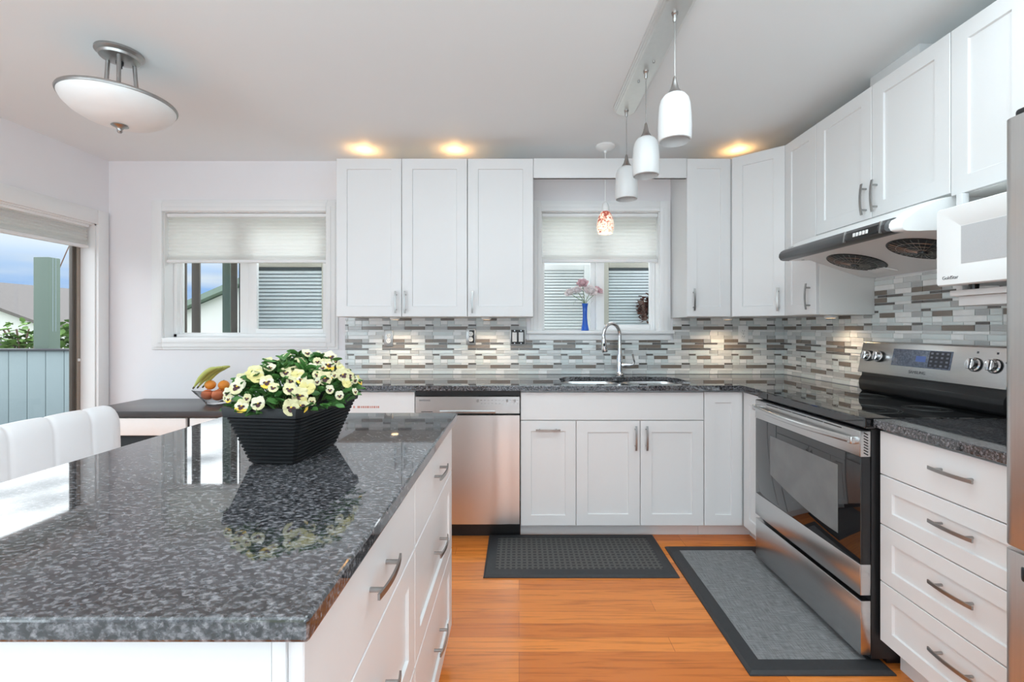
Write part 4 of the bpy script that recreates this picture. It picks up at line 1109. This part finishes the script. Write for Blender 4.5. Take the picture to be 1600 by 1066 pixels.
for i, (dx, dy, rot, lab) in enumerate(((-.03, -.050, .05, 'green yellow banana nearest the planter rim in the glass bowl'), (-.022, -.008, .22, 'green yellow banana in the middle of the bunch'), (-.012, .036, .40, 'green yellow banana at the back of the bunch'))):
    rr_ = thing('banana', lab, 'fruit', (bx+dx, by+dy, bz+.15), 'bananas on the fruit bowl')
    ca, sa = math.cos(rot), math.sin(rot); P_ = []; R2 = []
    for k in range(13):
        u = k/12; lx = -.085+.150*u; lz = .118+.125*u+.030*math.sin(PI*u)
        P_.append((bx+dx+lx*ca, by+dy+lx*sa, bz+lz)); R2.append(.0165*min(1, .30+min(k, 12-k)*.22))
    MB().tube(P_, R2, 8).build('peel', M['banana'], rr_, ang=60)
    e0 = Vector(P_[0]); d0 = (e0-Vector(P_[1])).normalized()
    MB().tube([e0, e0+d0*.016], [.006, .005], 6).build('stem', M['bananatip'], rr_)

# ---------------------------------------------------------------- vase with flowers on the sill
vx, vy, vz = .478, 3.300, 1.2222
r = thing('bud_vase', 'slender blue glass bud vase on the sill of the sink window', 'vase', (vx, vy, vz))
MB().lathe([(0, .006), (.026, .0005), (.029, .004), (.026, .02), (.020, .05), (.0165, .09), (.016, .13), (.018, .17), (.023, .197), (.021, .197), (.016, .17), (.014, .13), (.014, .09), (.017, .05), (.0, .022)], (vx, vy, vz), 28, cap=False).build('glass_body', M['blueglass'], r, ang=50)
random.seed(5)
blooms = [(-.105, .0, .268, .036, 'rosewhite', 'pale pink silk flower leaning out left of the blue vase'), (-.020, -.020, .330, .040, 'rosepink', 'pink silk flower standing highest above the blue vase'),
          (.030, -.03, .272, .050, 'rosewhite', 'large white silk flower in the middle above the vase'), (.092, .0, .285, .032, 'rosepink', 'pale pink silk flower leaning out right of the blue vase'), (-.052, .012, .285, .034, 'rosewhite', 'white silk flower left of centre above the vase')]
for bxx, byy, bzz, R_, mt, lab in blooms:
    rr_ = thing('silk_flower', lab, 'flower', (vx, vy, vz+.05), 'silk flowers in the blue vase')
    top = Vector((vx+bxx, vy+byy, vz+bzz)); b0 = Vector((vx+bxx*.05, vy+byy*.05, vz+.06)); md = Vector((vx+bxx*.12, vy+byy*.1, vz+.21))
    MB().tube([b0, (b0+md)/2, md, (md+top)/2, top], .0022, 6).build('stem', M['stem'], rr_)
    m = MB(); d = (Vector((bxx*.7, -.10, .10))).normalized()
    Q = d.to_track_quat('Z', 'Y').to_matrix().to_4x4(); Q.translation = top
    for ring, (cnt, rad, tilt, s_) in enumerate(((6, 1.0, .35, .62), (6, .72, .85, .55), (5, .42, 1.25, .42))):
        for k in range(cnt):
            a = 2*PI*k/cnt+ring*.5+random.random()*.3
            X = Q @ Matrix.Rotation(a, 4, 'Z') @ Matrix.Translation((R_*rad*.45, 0, R_*.16*ring)) @ Matrix.Rotation(-tilt, 4, 'Y')
            rows = []
            for i in range(5):
                u = i/4; wv = math.sin(PI*(.12+.80*u))*R_*s_
                rows.append([tuple(X @ Vector((R_*rad*(u-.2)*1.05, wv*v, R_*.22*(v*v)+R_*.18*u*u))) for v in (-1, -.5, 0, .5, 1)])
            m.grid(rows)
    m.build('blossom', M[mt], rr_, ang=70)
    m = MB()
    for k in range(2):
        p = b0.lerp(top, .72); a = random.random()*6
        dv_ = Vector((math.cos(a), math.sin(a)*.4, .1-.5*k)); 
        m.grid([[tuple(p), tuple(p)], [tuple(p+dv_*.022+Vector((0, .007, .004))), tuple(p+dv_*.022-Vector((0, .007, -.004)))], [tuple(p+dv_*.05+Vector((0, .002, -.008))), tuple(p+dv_*.05-Vector((0, .002, .008)))]])
    m.build('leaves', M['stem'], rr_)

# ================================================================ planter of pansies
random.seed(11)
r = thing('flower_planter', 'black ribbed plastic planter full of cream and yellow pansies on the island', 'planter', (-.605, 1.21, ZT))
th = math.radians(5)
def PT(b, u, v):
    """corner interpolation: b = (near-left, near-right, far-right, far-left)"""
    return b[0]*(1-u)*(1-v)+b[1]*u*(1-v)+b[2]*u*v+b[3]*(1-u)*v
bot = [Vector((-.656, 1.108, 0)), Vector((-.542, 1.098, 0)), Vector((-.522, 1.298, 0)), Vector((-.636, 1.308, 0))]
topc = [Vector((-.717, 1.094, 0)), Vector((-.517, 1.070, 0)), Vector((-.490, 1.395, 0)), Vector((-.690, 1.419, 0))]
ZB, ZR = ZT+.0005, ZT+.140
NR = 13; rows = []
def ring(f, z, off):
    c = [bot[i].lerp(topc[i], f) for i in range(4)]; ce = (c[0]+c[1]+c[2]+c[3])/4; out = []
    for i in range(4):
        p, q = c[i], c[(i+1) % 4]
        for s_ in (.04, .5, .96):
            w_ = p.lerp(q, s_); d_ = (w_-ce).normalized(); out.append((w_.x+d_.x*off, w_.y+d_.y*off, z))
    return out
rows.append(ring(0, ZB, -.004)); rows.append(ring(.005, ZB+.003, 0))
Zs = ZR-.024
for k in range(NR):
    for f_, o_ in ((.10, 0), (.28, .0042), (.70, .0042), (.88, 0)):
        f = (k+f_)/NR*.84; rows.append(ring(f, ZB+.004+(Zs-ZB-.004)*(k+f_)/NR, o_))
rows += [ring(.86, Zs, 0), ring(.90, Zs+.001, .008), ring(.97, ZR-.004, .008), ring(1.0, ZR, .006), ring(1.0, ZR, -.012), ring(.93, ZR-.022, -.010)]
m = MB(); m.grid(rows, closed=True); m.quad(rows[0][::-1])
bmesh.ops.recalc_face_normals(m.bm, faces=m.bm.faces)
m.build('planter_box', M['pot'], r, ang=25)
m = MB(); q = ring(.93, ZR-.020, -.010); m.quad(q[0:12]); m.build('soil', M['soil'], r)
CX, CY = -.600, 1.235
def dome(u, v):
    """u angle, v 0 centre..1 rim -> point on the mound and its outward normal"""
    ax, ay, hz = .150, .180, .128
    a = u; rx, ry = ax*v*math.cos(a), ay*v*math.sin(a)
    bump = .90+.10*math.sin(3*a+1)+.06*math.sin(7*a)
    z = ZR-.012+hz*bump*math.sqrt(max(0, 1-v*v))
    p = Vector((CX+rx*math.cos(th)+ry*math.sin(th), CY-rx*math.sin(th)+ry*math.cos(th), z))
    nrm = Vector((rx/ax**2, ry/ay**2, math.sqrt(max(.02, 1-v*v))/hz)).normalized()
    return p, nrm
m = MB()
for k in range(620):
    a = random.random()*2*PI; v = math.sqrt(random.random())*1.06
    p, nrm = dome(a, min(v, 1.0)); p -= nrm*random.uniform(.004, .035)
    if v > 1: p.z += random.uniform(.0, .012)
    d = (nrm*.6+Vector((random.uniform(-1, 1), random.uniform(-1, 1), random.uniform(-.2, .7)))).normalized()
    X = d.to_track_quat('X', 'Z').to_matrix().to_4x4(); X.translation = p
    X = X @ Matrix.Rotation(random.uniform(-.8, .8), 4, 'X')
    s_ = random.uniform(.8, 1.35); ln = .026*s_
    rows = []
    for u, w_ in ((0, .10), (.25, .72), (.55, 1.0), (.82, .66), (1, .08)):
        rows.append([tuple(X @ Vector((ln*u, .0095*s_*w_*t_, .004*abs(t_)*s_-.007*u*u))) for t_ in (-1, 0, 1)])
    m.grid(rows)
lf = m.build('leaves', M['leaf'], r, ang=80); lf['kind'] = 'stuff'
m = MB()
for k in range(60):
    a = random.random()*2*PI; v = math.sqrt(random.random())*.9; p, nrm = dome(a, v)
    b = Vector((CX+(p.x-CX)*.55, CY+(p.y-CY)*.55, ZR-.02)); m.tube([b, b.lerp(p, .6)+nrm*.004, p], .0014, 5)
sm = m.build('stems', M['stem'], r); sm['kind'] = 'stuff'

def pansy_mesh(name, top, side, low, blotch):
    m = MB()
    def petal(ang, ln, wd, z, mi, ruff):
        X = Matrix.Rotation(ang, 4, 'Z'); rows = []
        for i in range(6):
            u = i/5; w_ = math.sin(PI*min(.98, .10+.86*u**.85))**.7*wd if i < 5 else wd*.30
            rows.append([tuple(X @ Vector((w_*t_, ln*u, z+.0035*u-.003*t_*t_*u+ruff*math.sin(5*t_+i)*.0008))) for t_ in (-1, -.6, -.2, .2, .6, 1)])
        m.grid(rows, mi)
    petal(math.radians(33), .0215, .0130, -.0018, 0, 1); petal(math.radians(-33), .0215, .0130, -.0012, 0, -1)
    petal(math.radians(92), .0185, .0120, 0, 1, 1); petal(math.radians(-92), .0185, .0120, .0002, 1, -1)
    petal(PI, .0200, .0165, .0010, 2, 1)
    if blotch:
        for ang, ln, wd, d in ((PI, .0105, .0062, .0022), (math.radians(100), .0085, .0034, .0012), (math.radians(-100), .0085, .0034, .0014)):
            X = Matrix.Rotation(ang, 4, 'Z'); rows = []
            for i in range(5):
                u = i/4; w_ = wd*math.sin(PI*(.12+.78*u))
                rows.append([tuple(X @ Vector((w_*t_, .0016+ln*u, d+.0022*u))) for t_ in (-1, -.4, .4, 1)])
            m.grid(rows, 3)
    m.lathe([(.0022, .0022), (.0016, .0042), (0, .0046)], n=8, mi=2 if not blotch else 4)
    o = m.build(name, [M[top], M[side], M[low], M['maroon'], M['yellow']], None, ang=80)
    me = o.data; bpy.data.objects.remove(o); return me
KINDS = [pansy_mesh('pansy', 'ivory', 'ivory', 'cream', True), pansy_mesh('pansy', 'cream', 'cream', 'cream', True),
         pansy_mesh('pansy', 'cream', 'ivory', 'yellow', True), pansy_mesh('pansy', 'paleyellow', 'cream', 'yellow', True), pansy_mesh('pansy', 'cream', 'paleyellow', 'paleyellow', False)]
pts = []; tries = 0
while len(pts) < 96 and tries < 9000:
    tries += 1
    a = random.random()*2*PI; v = random.random()**.5*1.02
    if math.sin(a) > .5 and v > .75 and random.random() < .6: continue
    p, nrm = dome(a, min(v, .995))
    if v > .93: p.z += random.uniform(.0, .02)
    if min([(p-q).length for q, _ in pts] or [1]) < .0195: continue
    pts.append((p, nrm))
camv = Vector((0, 0, 1.24))
for i, (p, nrm) in enumerate(pts):
    tc_ = (camv-p).normalized()
    d = (nrm*.75+tc_*.85+Vector((random.uniform(-.35, .35), random.uniform(-.35, .35), random.uniform(-.2, .2)))).normalized()
    zax = d; yax = (Vector((random.uniform(-.3, .3), random.uniform(-.3, .3), 1)) - zax*zax.z); yax = (yax-zax*yax.dot(zax)).normalized(); xax = yax.cross(zax)
    sc = random.choice((.50, .58, .64, .72, .82, 1.0))
    k = random.choice((0, 0, 0, 1, 1, 2, 2, 3, 4))
    o = bpy.data.objects.new('pansy', KINDS[k]); C.objects.link(o); o.parent = r
    R3 = Matrix((xax, yax, zax)).transposed()
    o.rotation_euler = R3.to_euler(); o.scale = (sc, sc, sc)
    o.location = p + nrm*random.uniform(.0, .010) - wloc(r)

# ================================================================ outside
GZ = -.5
struct(MB().box(-60, 40, YB+2.2, 90, GZ-.1, GZ).box(-60, -9, -30, YB+2.2, GZ-.1, GZ).build('ground', M['ground']))
tag(MB().box(-9, XL-.21, -3, 5.6, -.14, -.06).build('deck_floor', M['deck']), 'pale outdoor deck floor beyond the glass door', 'deck')
r = thing('deck_railing', 'pale aqua board railing with dark cap outside the glass door', 'railing', (-5.8, 5.4, -.06))
RYF = 5.32
m = MB(); 
xs = [-9+.2165*k for k in range(27)]
for a, b in zip(xs, xs[1:]): m.box(a+.004, b-.004, RYF, RYF+.03, -.058, .978, bev=.003)
m.build('panel_boards', M['aqua'], r)
MB().box(-9, -3.4, RYF+.012, RYF+.028, -.058, .97).build('groove_backing', M['groove'], r)
MB().box(-9, -3.4, RYF-.03, RYF+.07, .9785, 1.0, bev=.003).build('top_cap', M['darkcap'], r)
r = thing('deck_post', 'sage green square deck post rising above the railing', 'post', (-5.59, 5.44, -.06))
MB().box(-5.759, -5.577, 5.395, 5.535, -.0595, 2.085, bev=.006).build('post_shaft', M['greenpaint'], r)
m = MB()
for y in (5.44, 5.475): m.box(-5.5772, -5.5755, y, y+.008, 1.2, 2.08)
m.build('grooves', M['groove'], r)
tag(MB().tube([(-6.2, 5.75, GZ), (-6.15, 5.75, .9), (-5.98, 5.75, 1.6), (-5.72, 5.75, 2.2), (-5.62, 5.75, 2.42)], [.012, .010, .008, .006, .004], 8).build('bent_pole', M['rod']), 'thin bent rusty pole leaning behind the green post', 'pole')
r = thing('picket_fence', 'low grey picket fence beyond the deck, left of the bush', 'fence', (-9.8, 8.4, GZ))
m = MB()
for k in range(9): MB().box(-9.55+k*.1, -9.50+k*.1, 8.4, 8.43, GZ, 1.0, bev=.004).build('picket', M['stucco'] if k > 0 else M['darkcap'], r)
MB().box(-11, -8.6, 8.43, 8.46, .2, .3).box(-11, -8.6, 8.43, 8.46, .8, .9).build('rails', M['darkcap'], r)
MB().box(-10.4, -9.62, 8.4, 8.47, GZ, 1.08, bev=.004).build('fence_post', M['darkcap'], r)

def leafy(name, label, cat, c, rad, n, mat, size, stem_to, seed):
    random.seed(seed); r = thing(name, label, cat, (c[0], c[1], stem_to))
    m = MB()
    for k in range(n):
        d = Vector((random.gauss(0, 1), random.gauss(0, 1), random.gauss(0, 1))).normalized()*random.random()**.4
        p = Vector((c[0]+d.x*rad[0], c[1]+d.y*rad[1], c[2]+d.z*rad[2]*(1+.3*math.sin(9*d.x))))
        X = Vector((random.uniform(-1, 1), random.uniform(-1, 1), random.uniform(-.3, 1))).to_track_quat('X', 'Z').to_matrix().to_4x4(); X.translation = p
        s_ = size*random.uniform(.6, 1.3)
        m.grid([[tuple(X @ Vector((s_*u, s_*.42*w_*t_, s_*.12*abs(t_)-s_*.2*u*u))) for t_ in (-1, 0, 1)] for u, w_ in ((0, .1), (.35, 1), (.75, .8), (1, .06))])
    f = m.build('foliage', M[mat], r, ang=80); f['kind'] = 'stuff'
    m = MB()
    for k in range(6):
        a = random.random()*6; m.tube([(c[0]+.03*math.cos(a), c[1]+.03*math.sin(a), stem_to), (c[0]+rad[0]*.4*math.cos(a), c[1]+rad[1]*.4*math.sin(a), c[2]), (c[0]+rad[0]*.8*math.cos(a), c[1]+rad[1]*.8*math.sin(a), c[2]+rad[2]*.7)], .012, 6)
    m.build('branches', M['rod'], r); return r
leafy('garden_shrub', 'leafy green shrub left of the deck post beyond the railing', 'shrub', (-7.98, 7.3, 1.0), (.26, .25, .32), 130, 'bush', .13, GZ, 3)
leafy('garden_shrub', 'bright leafy shrub right of the deck post beyond the railing', 'shrub', (-7.22, 7.3, .98), (.26, .25, .36), 170, 'bush', .13, GZ, 4)

def house(name, label, x0, x1, y0, y1, zt, zr, axis, wall, roof, ov=.35):
    r = thing(name, label, 'house', ((x0+x1)/2, (y0+y1)/2, GZ))
    if axis == 'y':   # ridge along y, gable toward the camera
        xm = (x0+x1)/2
        MB().prism([(x0, GZ), (x1, GZ), (x1, zt), (xm, zr), (x0, zt)], y0, y1, axis='y').build('walls', M[wall], r)
        s_ = (zr-zt)/(xm-x0); m = MB()
        for sg in (1, -1):
            xe = xm+sg*((xm-x0)+ov); ze = zt-ov*s_
            m.prism([(xm, zr+.02), (xe, ze+.02), (xe, ze+.16), (xm, zr+.17)], y0-ov, y1+ov, axis='y')
        m.build('roof', M[roof], r)
    else:
        ym = (y0+y1)/2
        MB().prism([(y0, GZ), (y1, GZ), (y1, zt), (ym, zr), (y0, zt)], x0, x1, axis='x').build('walls', M[wall], r)
        s_ = (zr-zt)/(ym-y0); m = MB()
        for sg in (1, -1):
            ye = ym+sg*((ym-y0)+ov); ze = zt-ov*s_
            m.prism([(ym, zr+.02), (ye, ze+.02), (ye, ze+.16), (ym, zr+.17)], x0-ov, x1+ov, axis='x')
        m.build('roof', M[roof], r)
    return r
house('neighbour_house', 'white house with dark sloping eave beyond the deck railing', -32, -20.8, 20, 30, 1.35, 3.4, 'y', 'stucco', 'shingle', .3)
house('neighbour_house', 'long grey roofed house on the horizon right of the green post', -44, -22, 34, 44, 1.0, 3.0, 'x', 'stucco', 'shingle', .4)
house('neighbour_house', 'white house with pale green gable roof seen through the dining window', -9.6, -4.0, 12, 18, 1.36, 2.56, 'y', 'stucco', 'greenroof', .25)
# posts outside the dining window
def post(label, x0, x1, y0, y1, mat, z1=2.6):
    return tag(MB().box(x0, x1, y0, y1, -.0595, z1, bev=.005).build('porch_post', M[mat]), label, 'post', 'porch posts outside the dining window')
post('slim dark brown post at the left side of the dining window view', -2.669, -2.622, 3.58, 3.60, 'bronze')
post('second slim dark brown post in the left pane of the dining window', -2.578, -2.515, 3.58, 3.60, 'bronze')
post('pale sage green post in the left pane of the dining window', -2.349, -2.288, 3.60, 3.63, 'greenpaint')
post('broad dark brown post at the right side of the left pane', -2.270, -2.224, 3.58, 3.60, 'bronze')
post('thin black post against the sash of the dining window', -2.206, -2.178, 3.58, 3.60, 'black')

def louver(label, x0, x1, z0, z1, y, pitch, slat, fr, group='slatted privacy screens outside the windows'):
    r = thing('privacy_screen', label, 'privacy screen', ((x0+x1)/2, y, z0), group)
    m = MB(); f = .045
    m.box(x0, x0+f, y, y+.05, z0, z1, bev=.003); m.box(x1-f, x1, y, y+.05, z0, z1, bev=.003); m.box(x0+f, x1-f, y, y+.05, z1-f, z1, bev=.003); m.box(x0+f, x1-f, y, y+.05, z0, z0+f, bev=.003)
    m.build('screen_frame', M[fr], r)
    MB().box(x0+f, x1-f, y+.030, y+.036, z0+f, z1-f).build('dark_backing', M['slatdark'], r)
    n = int((z1-z0-2*f)/pitch)
    slats = []
    m = MB()
    for k in range(n):
        z = z0+f+pitch*(k+.5)
        m.box(x0+f+.001, x1-f-.001, -.0025, .0025, -pitch*.45, pitch*.45, bev=.001, xf=Matrix.Translation((0, y+.016, z)) @ Matrix.Rotation(-.55, 4, 'X'))
    s_ = m.build('slats', M[slat], r)
    # legs to the deck or wall bracket
    MB().box(x0+.005, x0+.035, y+.01, y+.04, GZ+.0, z0).box(x1-.035, x1-.005, y+.01, y+.04, GZ, z0).build('stand', M[fr], r)
    return r
louver('slatted screen with beige frame behind the right pane of the dining window', -2.115, -1.50, 1.05, 1.765, 3.56, .0285, 'slat', 'beige')
louver('slatted screen with pale frame behind the left pane of the sink window', .06, .560, 1.12, 1.745, 3.60, .0232, 'slatwhite', 'trim')
louver('slatted screen with beige frame behind the right pane of the sink window', .665, 1.20, 1.12, 1.765, 3.60, .0232, 'slat', 'beige')
struct(MB().box(-2.16, 1.9, 3.9, 5.4, GZ-.1, GZ+.0).build('ground', M['ground']))
leafy('hanging_plant', 'red brown leafy plant outside the right pane of the sink window', 'plant', (.995, 3.53, 1.385), (.085, .05, .095), 420, 'redleaf', .026, 1.30, 8)
